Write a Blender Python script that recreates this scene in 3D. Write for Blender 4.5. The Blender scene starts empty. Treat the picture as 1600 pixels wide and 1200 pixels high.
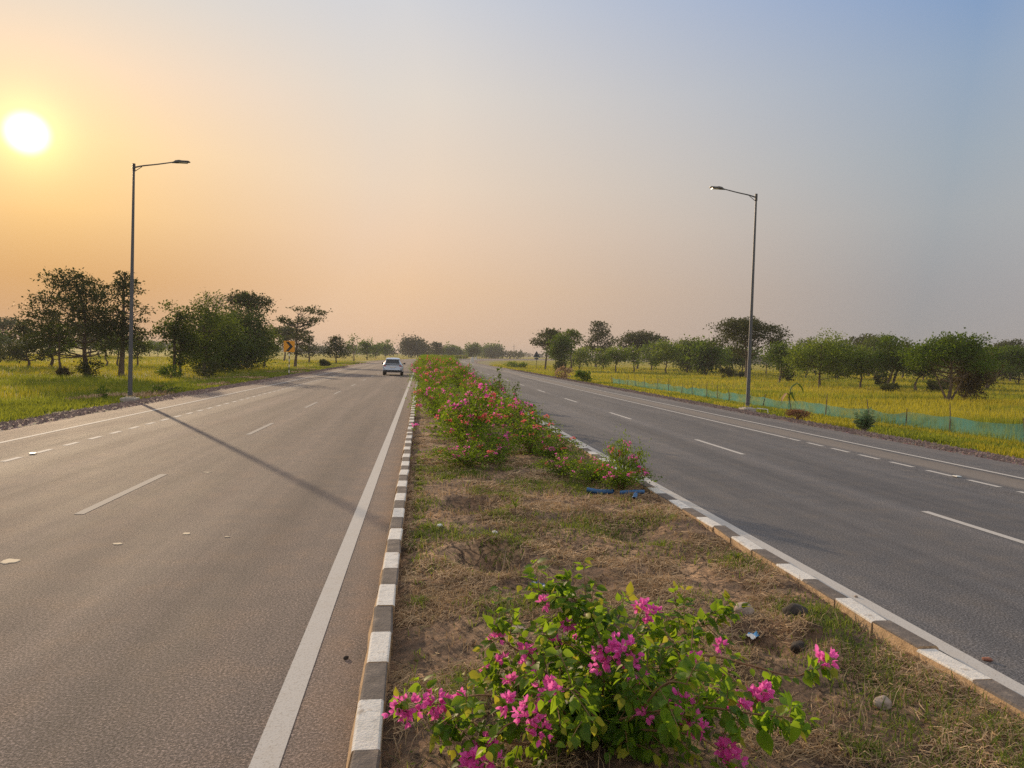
import bpy, math, random
import numpy as np
from mathutils import Vector, Matrix, noise as mnoise
C = bpy.context.scene
COL = C.collection
# ---------------------------------------------------------------- camera
cam = bpy.data.cameras.new('camera'); co = bpy.data.objects.new('camera', cam); COL.objects.link(co)
R = ((0.99218598, -0.12244255, 0.02397508), (-0.01903113, 0.04138903, 0.99896184), (0.12330774, 0.99161221, -0.0387354))
mw = Matrix(((R[0][0], R[1][0], -R[2][0], 0), (R[0][1], R[1][1], -R[2][1], 0), (R[0][2], R[1][2], -R[2][2], 2.1), (0, 0, 0, 1)))
co.matrix_world = mw
cam.lens = 25.875; cam.sensor_width = 36; cam.clip_end = 6000; cam.clip_start = .05
C.camera = co
# ---------------------------------------------------------------- sky, sun, exposure
SUN = Vector((-0.43137, 0.87246, 0.22966)).normalized()
SUN_EL = math.asin(SUN.z); SUN_AZ = math.atan2(SUN.x, SUN.y)
def lin(c):
    return tuple((x/255/12.92 if x/255 <= .04045 else ((x/255+.055)/1.055)**2.4) for x in c)+(1,)
class NT:
    def __init__(s, nt): s.nt = nt
    def n(s, t, ins=None, **kw):
        nd = s.nt.nodes.new('ShaderNode'+t)
        for k, v in kw.items(): setattr(nd, k, v)
        if ins:
            for k, v in ins.items():
                sock = nd.inputs[k]
                if isinstance(v, bpy.types.NodeSocket): s.nt.links.new(v, sock)
                elif isinstance(v, bpy.types.Node): s.nt.links.new(v.outputs[0], sock)
                else: sock.default_value = v
        return nd
    def m(s, op, a, b=None, c=None, clamp=False):
        ins = {0: a}
        if b is not None: ins[1] = b
        if c is not None: ins[2] = c
        return s.n('Math', ins, operation=op, use_clamp=clamp).outputs[0]
    def mix(s, f, a, b, bt='MIX'):
        nd = s.nt.nodes.new('ShaderNodeMix'); nd.data_type = 'RGBA'; nd.blend_type = bt; nd.clamp_result = False
        for i, v in ((0, f), (6, a), (7, b)):
            if isinstance(v, bpy.types.NodeSocket): s.nt.links.new(v, nd.inputs[i])
            elif isinstance(v, bpy.types.Node): s.nt.links.new(v.outputs[0], nd.inputs[i])
            else: nd.inputs[i].default_value = v if (i == 0 or len(v) == 4) else tuple(v)+(1,)
        return nd.outputs[2]
    def ramp(s, f, stops, interp='LINEAR'):
        nd = s.n('ValToRGB', {0: f}); r = nd.color_ramp; r.interpolation = interp
        while len(r.elements) < len(stops): r.elements.new(.5)
        for e, (p, c) in zip(r.elements, stops):
            e.position = p; e.color = c if len(c) == 4 else tuple(c)+(1,)
        return nd.outputs[0]
    def rng(s, f, a, b, c=0., d=1., smooth=False):
        nd = s.n('MapRange', {0: f, 1: a, 2: b, 3: c, 4: d}); nd.clamp = True
        if smooth: nd.interpolation_type = 'SMOOTHSTEP'
        return nd.outputs[0]
W = bpy.data.worlds.new('World'); C.world = W; W.use_nodes = True
W.node_tree.nodes.clear(); t = NT(W.node_tree)
tc = t.n('TexCoord'); nrm = t.n('VectorMath', {0: tc.outputs['Generated']}, operation='NORMALIZE').outputs[0]
sep = t.n('SeparateXYZ', {0: nrm}); el = t.m('MULTIPLY', t.m('ARCSINE', sep.outputs[2]), 180/math.pi)
dt = t.n('VectorMath', {0: nrm, 1: tuple(SUN)}, operation='DOT_PRODUCT').outputs['Value']
ang = t.m('MULTIPLY', t.m('ARCCOSINE', t.m('MINIMUM', dt, 1.0)), 180/math.pi)
ef = t.rng(el, -2., 38.)
def stops(l): return [((e+2)/40, lin(c)) for e, c in l]
near = t.ramp(ef, stops([(0, (190,136,82)), (4.5, (212,158,94)), (9, (243,198,138)), (13.5, (252,215,166)), (18, (246,216,186)), (23, (226,214,200)), (34, (205,208,214))]))
mid = t.ramp(ef, stops([(0, (224,187,156)), (5, (234,197,160)), (9, (236,206,177)), (12.5, (234,212,189)), (19, (224,214,203)), (25, (210,210,213)), (36, (170,186,212))]))
far = t.ramp(ef, stops([(0, (154,149,146)), (5, (157,156,157)), (10, (162,167,171)), (14, (156,168,179)), (19, (146,165,188)), (25, (122,153,196)), (36, (112,146,192))]))
c1 = t.mix(t.rng(ang, 5., 22.), near, mid)
c2 = t.mix(t.rng(ang, 26., 62.), c1, far)
sky = t.n('TexSky', sky_type='NISHITA', sun_disc=False, sun_elevation=SUN_EL, sun_rotation=SUN_AZ, air_density=1.6, dust_density=4., ozone_density=1.)
nis = t.mix(1., sky.outputs[0], (.12, .12, .12, 1), 'MULTIPLY')
zen = t.rng(el, 28., 60., smooth=True)
back = t.ramp(ef, stops([(0, (172,162,162)), (10, (202,195,192)), (20, (213,209,207)), (36, (216,214,216))]))
c2 = t.mix(t.rng(ang, 62., 100.), c2, back)
c3 = t.mix(zen, c2, t.mix(.75, nis, (.94, .91, .88, 1)))
halo = t.m('MULTIPLY', t.m('POWER', 2.718, t.m('MULTIPLY', t.m('POWER', t.m('DIVIDE', ang, 2.1), 2.), -1.)), .4)
halo2 = t.m('MULTIPLY', t.m('POWER', 2.718, t.m('MULTIPLY', t.m('DIVIDE', ang, 5.), -1.)), .30)
c4 = t.mix(1., c3, t.mix(1., t.mix(halo, (0,0,0,1), (1., .80, .22, 1)), t.mix(halo2, (0,0,0,1), (1., .70, .18, 1)), 'ADD'), 'ADD')
disc = t.rng(ang, 1.6, .2, 0., 2.4, smooth=True)
c5 = t.mix(1., c4, t.mix(disc, (0,0,0,1), (1., .93, .72, 1)), 'ADD')
wn = t.n('TexNoise', {'Vector': nrm, 'Scale': 2.2, 'Detail': 4.})
wv = t.m('ADD', .99, t.m('MULTIPLY', wn.outputs[0], .07)); c5 = t.mix(1., c5, t.n('CombineXYZ', {0: wv, 1: wv, 2: wv}).outputs[0], 'MULTIPLY')
bg = t.n('Background', {0: c5, 1: 1.0}); out = t.n('OutputWorld', {0: bg})
sl = bpy.data.lights.new('sun', 'SUN'); sl.energy = 4.3; sl.angle = math.radians(.6); sl.color = (1., .74, .46)
so = bpy.data.objects.new('sun', sl); COL.objects.link(so); so.rotation_euler = SUN.to_track_quat('Z', 'Y').to_euler(); so.location = (0, 0, 50)
C.view_settings.view_transform = 'Standard'; C.view_settings.look = 'None'; C.view_settings.exposure = 0.0; C.view_settings.gamma = 1
C.render.engine = 'CYCLES'
cy = C.cycles; cy.use_denoising = False; cy.denoising_input_passes = 'RGB_ALBEDO_NORMAL'; cy.denoising_prefilter = 'NONE'; cy.max_bounces = 6; cy.transparent_max_bounces = 12; cy.diffuse_bounces = 3; cy.glossy_bounces = 2
cy.transmission_bounces = 4; cy.volume_bounces = 0; cy.sample_clamp_indirect = 6; cy.use_adaptive_sampling = True; cy.adaptive_threshold = .005
# ---------------------------------------------------------------- helpers
def mesh_np(name, V, Fs, mats, midx=None, smooth=False, uv=None):
    """V (n,3); Fs: list of (m,k) int arrays; midx: list of arrays/ints per F"""
    me = bpy.data.meshes.new(name)
    V = np.asarray(V, dtype=np.float32).reshape(-1, 3)
    if isinstance(Fs, np.ndarray) or isinstance(Fs[0], tuple): Fs = [Fs]
    Fs = [np.asarray(f, dtype=np.int32) for f in Fs if len(f)]
    lt = np.concatenate([np.full(len(f), f.shape[1], np.int32) for f in Fs])
    lv = np.concatenate([f.ravel() for f in Fs])
    ls = np.concatenate([[0], np.cumsum(lt)[:-1]]).astype(np.int32)
    me.vertices.add(len(V)); me.vertices.foreach_set('co', V.ravel())
    me.loops.add(len(lv)); me.loops.foreach_set('vertex_index', lv)
    me.polygons.add(len(lt)); me.polygons.foreach_set('loop_start', ls)
    if midx is not None:
        mi = np.concatenate([np.full(len(f), m, np.int32) if np.isscalar(m) else np.asarray(m, np.int32) for f, m in zip(Fs, midx)])
        me.polygons.foreach_set('material_index', mi)
    me.polygons.foreach_set('use_smooth', np.full(len(lt), bool(smooth)))
    if uv is not None:
        l = me.uv_layers.new(name='UVMap'); l.data.foreach_set('uv', np.asarray(uv, np.float32)[lv].ravel())
    me.update(calc_edges=True)
    for m in (mats if isinstance(mats, (list, tuple)) else [mats]): me.materials.append(m)
    return me
def link(name, me, parent=None, loc=None, rotz=None):
    o = bpy.data.objects.new(name, me); COL.objects.link(o)
    if parent is not None: o.parent = parent
    if loc is not None: o.location = loc
    if rotz is not None: o.rotation_euler = (0, 0, rotz)
    return o
def tag(o, label=None, cat=None, group=None, kind=None):
    for k, v in (('label', label), ('category', cat), ('group', group), ('kind', kind)):
        if v: o[k] = v
    return o
def thing(name, label, cat, loc=(0, 0, 0), rotz=0, group=None):
    return tag(link(name, None, None, loc, rotz), label, cat, group)
class MB:
    def __init__(s): s.V = []; s.F = []; s.M = []; s.n = 0
    def add(s, V, F, m=0):
        V = np.asarray(V, float).reshape(-1, 3); F = np.asarray(F, int)
        s.V.append(V); s.F.append(F+s.n); s.M.append(m if np.isscalar(m) else np.asarray(m)); s.n += len(V); return s
    def box(s, x0, x1, y0, y1, z0, z1, m=0, bev=0):
        if bev:
            import bmesh
            bm = bmesh.new(); bmesh.ops.create_cube(bm, size=1)
            for v in bm.verts: v.co = Vector(((x0+x1)/2+v.co.x*(x1-x0), (y0+y1)/2+v.co.y*(y1-y0), (z0+z1)/2+v.co.z*(z1-z0)))
            bmesh.ops.bevel(bm, geom=bm.edges[:], offset=bev, segments=2, affect='EDGES', profile=.5)
            bmesh.ops.triangulate(bm, faces=bm.faces[:])
            bm.verts.index_update()
            s.add([v.co[:] for v in bm.verts], [[v.index for v in f.verts] for f in bm.faces], m); bm.free(); return s
        V = [(x, y, z) for z in (z0, z1) for y in (y0, y1) for x in (x0, x1)]
        return s.add(V, [(0,2,3,1),(4,5,7,6),(0,1,5,4),(2,6,7,3),(0,4,6,2),(1,3,7,5)], m)
    def tube(s, P, r, sides=6, m=0, cap=True):
        V, F = tube(P, r, sides); s.add(V, F, m)
        if cap and sides == 4: s.add([V[-4], V[-3], V[-2], V[-1]], [(0,1,2,3)], m)
        elif cap:
            s.add(np.vstack([V[-sides:], V[-sides:].mean(0)]), [(i, (i+1) % sides, sides) for i in range(sides)], m)
        return s
    def me(s, name, mats, smooth=False):
        by = {}
        for f, m in zip(s.F, s.M): by.setdefault(f.shape[1], []).append((f, np.full(len(f), m) if np.isscalar(m) else m))
        return mesh_np(name, np.vstack(s.V), [np.vstack([a for a, _ in l]) for l in by.values()], mats, [np.concatenate([b for _, b in l]) for l in by.values()], smooth)
    def build(s, name, mats, parent=None, smooth=False, loc=None, rotz=None):
        return link(name, s.me(name, mats, smooth), parent, loc, rotz)
def tube(P, r, sides=6):
    P = np.asarray(P, float); n = len(P); r = np.broadcast_to(np.asarray(r, float), (n,))
    T = np.gradient(P, axis=0); T /= np.linalg.norm(T, axis=1)[:, None]+1e-9
    ref = np.where(np.abs(T[:, 2:3]) > .9, np.array([[1., 0, 0]]), np.array([[0, 0, 1.]]))
    A = np.cross(T, ref); A /= np.linalg.norm(A, axis=1)[:, None]+1e-9; B = np.cross(T, A)
    th = np.arange(sides)/sides*2*math.pi
    V = P[:, None]+r[:, None, None]*(np.cos(th)[None, :, None]*A[:, None]+np.sin(th)[None, :, None]*B[:, None])
    i = np.arange(n-1)[:, None]*sides; j = np.arange(sides)[None]; k = (j+1) % sides
    F = np.stack([i+j, i+k, i+sides+k, i+sides+j], -1).reshape(-1, 4)
    return V.reshape(-1, 3), F
def curve(pts, n=8):
    """Catmull-Rom through pts"""
    P = np.asarray(pts, float); P = np.vstack([2*P[0]-P[1], P, 2*P[-1]-P[-2]]); o = []
    for i in range(1, len(P)-2):
        for u in np.linspace(0, 1, n, endpoint=False):
            a, b, c, d = P[i-1:i+3]; o.append(.5*((2*b)+(-a+c)*u+(2*a-5*b+4*c-d)*u*u+(-a+3*b-3*c+d)*u**3))
    o.append(P[-2]); return np.array(o)
def unit(v): return v/(np.linalg.norm(v, axis=-1, keepdims=True)+1e-9)
def scatter(tv, tf, P, ax, nr, size, m=0):
    """template verts tv (x along axis, y side, z normal) placed at P with axis ax and normal nr"""
    tv = np.asarray(tv, float); n = len(P); size = np.broadcast_to(np.asarray(size, float), (n,))
    ax = unit(ax); sd = unit(np.cross(nr, ax)); up = np.cross(ax, sd)
    V = P[:, None]+size[:, None, None]*(tv[None, :, 0:1]*ax[:, None]+tv[None, :, 1:2]*sd[:, None]+tv[None, :, 2:3]*up[:, None])
    tf = np.asarray(tf); F = (tf[None]+(np.arange(n)*len(tv))[:, None, None]).reshape(-1, tf.shape[1])
    return V.reshape(-1, 3), F
# path of the highway: straight along +Y to S0, then a long curve to the right
S0, RC, XC = 180., 620., 1.585
def path(s, lat):
    s = np.asarray(s, float); lat = np.asarray(lat, float)
    th = np.clip((s-S0)/RC, 0, None); cx = XC+RC
    x = np.where(s < S0, lat, cx-(cx-lat)*np.cos(th)); y = np.where(s < S0, s, S0+(cx-lat)*np.sin(th))
    return x, y
def stations(s0, s1, near=1., grow=.02):
    o = [s0]
    while o[-1] < s1: o.append(min(s1, o[-1]+max(near, (o[-1])*grow)))
    return np.array(o)
def strip(name, lats, zs, S, mat, kind='structure', label=None, jag=0, smooth=True):
    lats = np.asarray(lats, float); zs = np.asarray(zs, float); n, k = len(S), len(lats)
    L = np.repeat(lats[None], n, 0); Z = np.repeat(zs[None], n, 0)
    if jag:
        for i, s in enumerate(S):
            for j in (0, k-1):
                if (j == 0) == (jag < 0): L[i, j] += abs(jag)*mnoise.noise(Vector((s*.45, 3.1*jag, 0)))+abs(jag)*.5*mnoise.noise(Vector((s*2.3, 7.1, 0)))
    x, y = path(np.repeat(S[:, None], k, 1), L)
    V = np.stack([x, y, Z], -1).reshape(-1, 3); uv = np.stack([L, np.repeat(S[:, None], k, 1)], -1).reshape(-1, 2)
    i = np.arange(n-1)[:, None]*k; j = np.arange(k-1)[None]
    F = np.stack([i+j, i+j+1, i+k+j+1, i+k+j], -1).reshape(-1, 4)
    return tag(link(name, mesh_np(name, V, F, mat, smooth=smooth, uv=uv)), label=label, kind=kind)
# ---------------------------------------------------------------- materials
def mat(name):
    m = bpy.data.materials.new(name); m.use_nodes = True; m.node_tree.nodes.clear(); t = NT(m.node_tree)
    t.out = t.n('OutputMaterial'); return m, t
def pbsdf(t, col, rough=.8, normal=None, **kw):
    ins = {'Base Color': col, 'Roughness': rough}
    if normal is not None: ins['Normal'] = normal
    ins.update(kw); b = t.n('BsdfPrincipled', ins); return b
def fin(t, sh): t.nt.links.new(sh.outputs[0] if isinstance(sh, bpy.types.Node) else sh, t.out.inputs[0])
def simple(name, col, rough=.7, var=.15, scale=6., metal=0., bump=0.):
    m, t = mat(name); c = col if len(col) == 4 else tuple(col)+(1,)
    tc = t.n('TexCoord'); nz = t.n('TexNoise', {'Vector': tc.outputs['Object'], 'Scale': scale, 'Detail': 5.})
    cc = t.mix(nz.outputs[0], tuple(x*(1-var) for x in c[:3])+(1,), tuple(min(1, x*(1+var)) for x in c[:3])+(1,))
    nn = None
    if bump: nn = t.n('Bump', {'Height': nz.outputs[0], 'Strength': 1., 'Distance': bump}).outputs[0]
    fin(t, pbsdf(t, cc, rough, nn, Metallic=metal)); return m
def leafmat(name, dark, lite, trans, tr=.4, rough=.6, clump=.5, spec=.12):
    m, t = mat(name); g = t.n('NewGeometry'); tc = t.n('TexCoord')
    rnd = g.outputs['Random Per Island']
    nz = t.n('TexNoise', {'Vector': tc.outputs['Object'], 'Scale': clump, 'Detail': 2.})
    f = t.m('ADD', t.m('MULTIPLY', rnd, .55), t.m('MULTIPLY', t.rng(nz.outputs[0], .3, .7), .45))
    col = t.mix(f, tuple(dark)+(1,), tuple(lite)+(1,)); tc2 = t.mix(f, tuple(x*.6 for x in trans)+(1,), tuple(trans)+(1,))
    b = pbsdf(t, col, rough, **{'Specular IOR Level': spec}); tl = t.n('BsdfTranslucent', {0: tc2})
    fin(t, t.n('MixShader', {0: tr, 1: b.outputs[0], 2: tl.outputs[0]})); return m
# asphalt
def asphalt():
    m, t = mat('asphalt'); tc = t.n('TexCoord'); ob = tc.outputs['Object']; uv = t.n('UVMap').outputs[0]
    grain = t.n('TexNoise', {'Vector': ob, 'Scale': 60., 'Detail': 4., 'Roughness': .8})
    grain2 = t.n('TexVoronoi', {'Vector': ob, 'Scale': 140.})
    mp = t.n('Mapping', {'Vector': uv, 'Scale': (1.1, .035, 1.)}); streak = t.n('TexNoise', {'Vector': mp.outputs[0], 'Scale': 1.6, 'Detail': 5., 'Roughness': .55})
    mp2 = t.n('Mapping', {'Vector': uv, 'Scale': (3., .4, 1.)}); blot = t.n('TexNoise', {'Vector': mp2.outputs[0], 'Scale': .5, 'Detail': 6., 'Roughness': .6})
    big = t.n('TexNoise', {'Vector': ob, 'Scale': .12, 'Detail': 3.})
    base = t.ramp(grain.outputs[0], [(.30, (.018,.017,.017)), (.49, (.100,.094,.092)), (.68, (.42,.38,.36))])
    base = t.mix(t.rng(grain2.outputs['Distance'], .0, .35, .35, 0.), base, (.36,.33,.30,1))
    base = t.mix(1., base, t.ramp(streak.outputs[0], [(.3, (.68,.68,.70)), (.5, (1,1,1)), (.7, (1.28,1.24,1.2))]), 'MULTIPLY')
    base = t.mix(1., base, t.ramp(blot.outputs[0], [(.3, (.86,.87,.88)), (.55, (1,1,1)), (.75, (1.13,1.1,1.06))]), 'MULTIPLY')
    base = t.mix(t.rng(big.outputs[0], .45, .7, 0, .25), base, (.19,.165,.145,1))
    # wind-blown dust in the gutter beside the median kerbs and toward the outer edge
    u = t.n('SeparateXYZ', {0: uv}).outputs[0]; dd = t.m('ABSOLUTE', t.m('SUBTRACT', u, 1.585))
    dn = t.n('TexNoise', {'Vector': uv, 'Scale': 2.2, 'Detail': 6., 'Roughness': .65})
    near = t.rng(t.m('ADD', dd, t.m('MULTIPLY', dn.outputs[0], .55)), 2.1, 2.75, 1., 0., True)
    near = t.m('MULTIPLY', near, t.rng(dn.outputs[0], .38, .62))
    base = t.mix(t.m('MULTIPLY', near, .5), base, (.32,.24,.175,1))
    edge = t.m('MULTIPLY', t.rng(dd, 10.4, 11.8), t.rng(dn.outputs[0], .3, .7, .15, .8))
    base = t.mix(t.m('MULTIPLY', edge, .7), base, (.30,.24,.20,1))
    sg = t.m('GREATER_THAN', u, 1.585); base = t.mix(1., base, t.mix(sg, (.92,.795,.755,1), (.75,.79,.87,1)), 'MULTIPLY')  # sun's warmth on the left, cool skylight on the right, painted into the asphalt
    pat = t.n('TexNoise', {'Vector': ob, 'Scale': 2.3, 'Detail': 5., 'Roughness': .6}); base = t.mix(1., base, t.ramp(pat.outputs[0], [(.3, (.84,.86,.88)), (.5, (1,1,1)), (.68, (1.16,1.09,1.0))]), 'MULTIPLY')
    wt = t.m('MULTIPLY', t.m('COSINE', t.m('MULTIPLY', t.m('SUBTRACT', dd, 3.2), 3.785)), t.rng(streak.outputs[0], .35, .6, .02, .10)); wt = t.m('SUBTRACT', 1., wt); base = t.mix(1., base, t.n('CombineXYZ', {0: wt, 1: wt, 2: wt}).outputs[0], 'MULTIPLY')
    jd = t.m('ADD', t.m('MULTIPLY', t.m('LESS_THAN', u, 0.), .6), t.m('SUBTRACT', dd, .6)); jw = t.m('MULTIPLY', dn.outputs[0], .3)
    strip_ = t.m('MULTIPLY', t.rng(t.m('ADD', jd, jw), 8.25, 8.5), t.rng(t.m('ADD', jd, jw), 9.15, 9.3, 1., 0.)); base = t.mix(t.m('MULTIPLY', strip_, .55), base, (.24,.20,.165,1))
    dk = t.m('MULTIPLY', t.rng(t.m('ADD', jd, jw), 9.25, 9.35), t.rng(t.m('ADD', jd, jw), 9.42, 9.55, 1., 0.)); base = t.mix(t.m('MULTIPLY', dk, .5), base, (.05,.05,.055,1))
    h = t.m('ADD', t.m('MULTIPLY', grain.outputs[0], .6), t.m('MULTIPLY', grain2.outputs['Distance'], .5))
    bp = t.n('Bump', {'Height': h, 'Strength': 1., 'Distance': .0045})
    rg = t.m('ADD', .76, t.m('MULTIPLY', blot.outputs[0], .2))
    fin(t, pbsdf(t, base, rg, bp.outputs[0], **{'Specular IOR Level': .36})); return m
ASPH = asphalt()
def paint(name, col, wear=.35):
    m, t = mat(name); tc = t.n('TexCoord'); nz = t.n('TexNoise', {'Vector': tc.outputs['Object'], 'Scale': 5., 'Detail': 8., 'Roughness': .7})
    fine = t.n('TexNoise', {'Vector': tc.outputs['Object'], 'Scale': 90., 'Detail': 4.})
    c = t.mix(t.rng(nz.outputs[0], .5, .75, 0., wear), tuple(col)+(1,), (.42,.36,.30,1))
    c = t.mix(t.rng(fine.outputs[0], .54, .66, 0., .6), c, (.28,.25,.22,1))
    bp = t.n('Bump', {'Height': fine.outputs[0], 'Strength': .5, 'Distance': .003})
    fin(t, pbsdf(t, c, .85, bp.outputs[0], **{'Specular IOR Level': .2})); return m
PAINT = paint('road_paint', (.48,.46,.44)); 
def kerbmat(name, c0, c1, edge, lo=.46, hi=.62):
    m, t = mat(name); tc = t.n('TexCoord'); o = tc.outputs['Object']
    n1 = t.n('TexNoise', {'Vector': o, 'Scale': 9., 'Detail': 8., 'Roughness': .7}); n2 = t.n('TexNoise', {'Vector': o, 'Scale': 70., 'Detail': 5.})
    c = t.mix(t.rng(n1.outputs[0], .35, .65), tuple(c0)+(1,), tuple(c1)+(1,)); c = t.mix(t.rng(n1.outputs[0], lo+.12, hi+.1, 0, .8), c, tuple(edge)+(1,))
    c = t.mix(t.rng(n2.outputs[0], .6, .7, 0, .4), c, tuple(x*.4 for x in edge)+(1,))
    h = t.m('ADD', n1.outputs[0], t.m('MULTIPLY', n2.outputs[0], .5))
    fin(t, pbsdf(t, c, .9, t.n('Bump', {'Height': h, 'Strength': .9, 'Distance': .012}).outputs[0], **{'Specular IOR Level': .15})); return m
KW = kerbmat('kerb_white_paint', (.54,.52,.49), (.76,.735,.70), (.33,.28,.23), .42, .56)
KD = kerbmat('kerb_dark_paint', (.115,.10,.092), (.18,.155,.14), (.32,.26,.21))
KS = kerbmat('kerb_side', (.56,.40,.25), (.36,.25,.15), (.20,.14,.10), .42, .54)
def soilmat():
    m, t = mat('median_soil'); tc = t.n('TexCoord'); o = tc.outputs['Object']
    n1 = t.n('TexNoise', {'Vector': o, 'Scale': 1.1, 'Detail': 8., 'Roughness': .65}); n2 = t.n('TexNoise', {'Vector': o, 'Scale': 14., 'Detail': 8., 'Roughness': .75})
    v = t.n('TexVoronoi', {'Vector': t.mix(.12, o, n2.outputs[1]), 'Scale': 7.}, feature='DISTANCE_TO_EDGE')
    c = t.ramp(n1.outputs[0], [(.34, (.06,.038,.026)), (.46, (.27,.16,.095)), (.60, (.58,.36,.20))])
    c = t.mix(t.rng(n2.outputs[0], .42, .60, .0, .85), c, (.085,.06,.042,1))
    crack = t.rng(v.outputs[0], 0., .05, .85, 0.)
    crack = t.m('MULTIPLY', crack, t.rng(n1.outputs[0], .45, .6))
    c = t.mix(crack, c, (.05,.035,.025,1))
    h = t.m('SUBTRACT', t.m('ADD', n2.outputs[0], t.m('MULTIPLY', n1.outputs[0], 2.)), crack)
    fin(t, pbsdf(t, c, .95, t.n('Bump', {'Height': h, 'Strength': 1., 'Distance': .045}).outputs[0])); return m
SOIL = soilmat()
def fieldmat():
    m, t = mat('rice_field'); tc = t.n('TexCoord'); o = tc.outputs['Object']
    big = t.n('TexNoise', {'Vector': o, 'Scale': .035, 'Detail': 4., 'Roughness': .6}); medn = t.n('TexNoise', {'Vector': o, 'Scale': .35, 'Detail': 6., 'Roughness': .7})
    fine = t.n('TexNoise', {'Vector': o, 'Scale': 9., 'Detail': 5., 'Roughness': .8})
    wob = t.n('VectorMath', {0: o, 1: t.n('VectorMath', {0: big.outputs[1], 3: 30.}, operation='SCALE').outputs[0]}, operation='ADD').outputs[0]
    br = t.n('TexBrick', {'Vector': wob, 'Color1': (.42,.33,.03,1), 'Color2': (.20,.23,.03,1), 'Mortar': (.055,.085,.02,1), 'Scale': 1., 'Mortar Size': .9, 'Mortar Smooth': .4, 'Brick Width': 46., 'Row Height': 19., 'Bias': -.25})
    c = t.mix(t.rng(medn.outputs[0], .4, .68, 0., .6), br.outputs[0], (.10,.13,.025,1))
    c = t.mix(t.rng(big.outputs[0], .5, .7, 0., .5), c, (.50,.32,.03,1))
    c = t.mix(1., c, t.ramp(fine.outputs[0], [(.3, (.55,.55,.5)), (.5, (1,1,1)), (.7, (1.35,1.3,1.2))]), 'MULTIPLY')
    h = t.m('ADD', fine.outputs[0], medn.outputs[0])
    fin(t, pbsdf(t, c, .9, t.n('Bump', {'Height': h, 'Strength': 1., 'Distance': .25}).outputs[0], **{'Specular IOR Level': .1})); return m
FIELD = fieldmat()
def gravelmat():
    m, t = mat('gravel_shoulder'); tc = t.n('TexCoord'); o = tc.outputs['Object']
    v = t.n('TexVoronoi', {'Vector': o, 'Scale': 16., 'Randomness': 1.}); n1 = t.n('TexNoise', {'Vector': o, 'Scale': .9, 'Detail': 6.})
    c = t.mix(.6, t.mix(n1.outputs[0], (.12,.075,.062,1), (.26,.17,.145,1)), t.mix(1., v.outputs['Color'], (.34,.26,.23,1), 'MULTIPLY'))
    h = t.m('SUBTRACT', 1., v.outputs['Distance'])
    fin(t, pbsdf(t, c, .9, t.n('Bump', {'Height': h, 'Strength': 1., 'Distance': .05}).outputs[0])); return m
GRAV = gravelmat()
VERGE = simple('verge_soil', (.13,.12,.04), .95, .5, 1.3, bump=.05)
RICE = leafmat('rice_blades', (.22,.23,.02), (.47,.41,.03), (.60,.52,.04), .4, .6, .12)
GRASSM = leafmat('green_grass', (.05,.085,.010), (.20,.24,.025), (.42,.46,.04), .4, .6, .25)
STRAW = leafmat('straw', (.045,.030,.018), (.76,.55,.34), (.6,.40,.18), .2, .7, 1.2)
WEED = leafmat('weed_leaf', (.05,.085,.015), (.17,.22,.035), (.36,.44,.06), .35, .6, .9)
BARK = simple('bark', (.13,.095,.07), .9, .4, 4., bump=.03)
PALEBARK = simple('pale_bark', (.34,.27,.22), .9, .3, 4., bump=.02)
T_DARK = leafmat('foliage_dark', (.018,.025,.008), (.068,.082,.019), (.11,.13,.02), .28, .55, .35)
T_GREEN = leafmat('foliage_green', (.016,.036,.006), (.085,.145,.016), (.20,.30,.02), .35, .55, .35)
T_MID = leafmat('foliage_mid', (.016,.032,.006), (.080,.120,.015), (.20,.27,.02), .3, .6, .5)
T_LIGHT = leafmat('foliage_light', (.035,.065,.010), (.145,.20,.02), (.32,.42,.03), .38, .55, .4)
T_OLIVE = leafmat('foliage_olive', (.045,.040,.020), (.12,.105,.045), (.16,.13,.04), .3, .6, .5)
B_LEAF = leafmat('bougainvillea_leaf', (.016,.050,.008), (.105,.205,.016), (.46,.70,.035), .46, .5, 2.2, .2)
B_LEAF2 = leafmat('bougainvillea_leaf_shaded', (.010,.032,.005), (.105,.185,.016), (.36,.54,.025), .38, .6, 1.6, .08)  # darker leaf copy for the median rows, shade of the bush gaps in its colour
B_TIP = leafmat('bougainvillea_young_leaf', (.16,.20,.02), (.34,.34,.04), (.70,.66,.06), .45, .45, 2.2)
B_FLOW = leafmat('magenta_bract', (.95,.08,.48), (1.,.22,.68), (1.,.26,.72), .55, .6, 4., .1)
B_CORAL = leafmat('coral_bract', (.70,.05,.10), (.90,.20,.24), (1.,.28,.28), .5, .6, 2., .1)
B_STEM = simple('bougainvillea_stem', (.20,.11,.055), .85, .35, 20.)
# ---------------------------------------------------------------- ground and road
def sheet():
    xs = np.concatenate([-np.geomspace(3600, 60, 22), np.linspace(-56, 56, 29), np.geomspace(60, 3600, 22)])
    ys = np.concatenate([[-3000, -800, -200, -60], np.linspace(-20, 240, 53), np.geomspace(250, 4200, 26)])
    X, Y = np.meshgrid(xs, ys); Z = np.full_like(X, -.46)
    V = np.stack([X, Y, Z], -1).reshape(-1, 3); n, k = X.shape
    i = np.arange(n-1)[:, None]*k; j = np.arange(k-1)[None]
    F = np.stack([i+j, i+j+1, i+k+j+1, i+k+j], -1).reshape(-1, 4)
    tag(link('ground', mesh_np('ground', V, F, FIELD)), kind='structure')
sheet()
SR = stations(-6, 1150, .5, .02)
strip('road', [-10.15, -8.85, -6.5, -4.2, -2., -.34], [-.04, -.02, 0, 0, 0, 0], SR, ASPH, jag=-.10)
strip('road', [3.52, 5., 7., 9., 11.5, 13.1], [0, 0, 0, 0, -.02, -.04], SR, ASPH, jag=.10)
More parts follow.
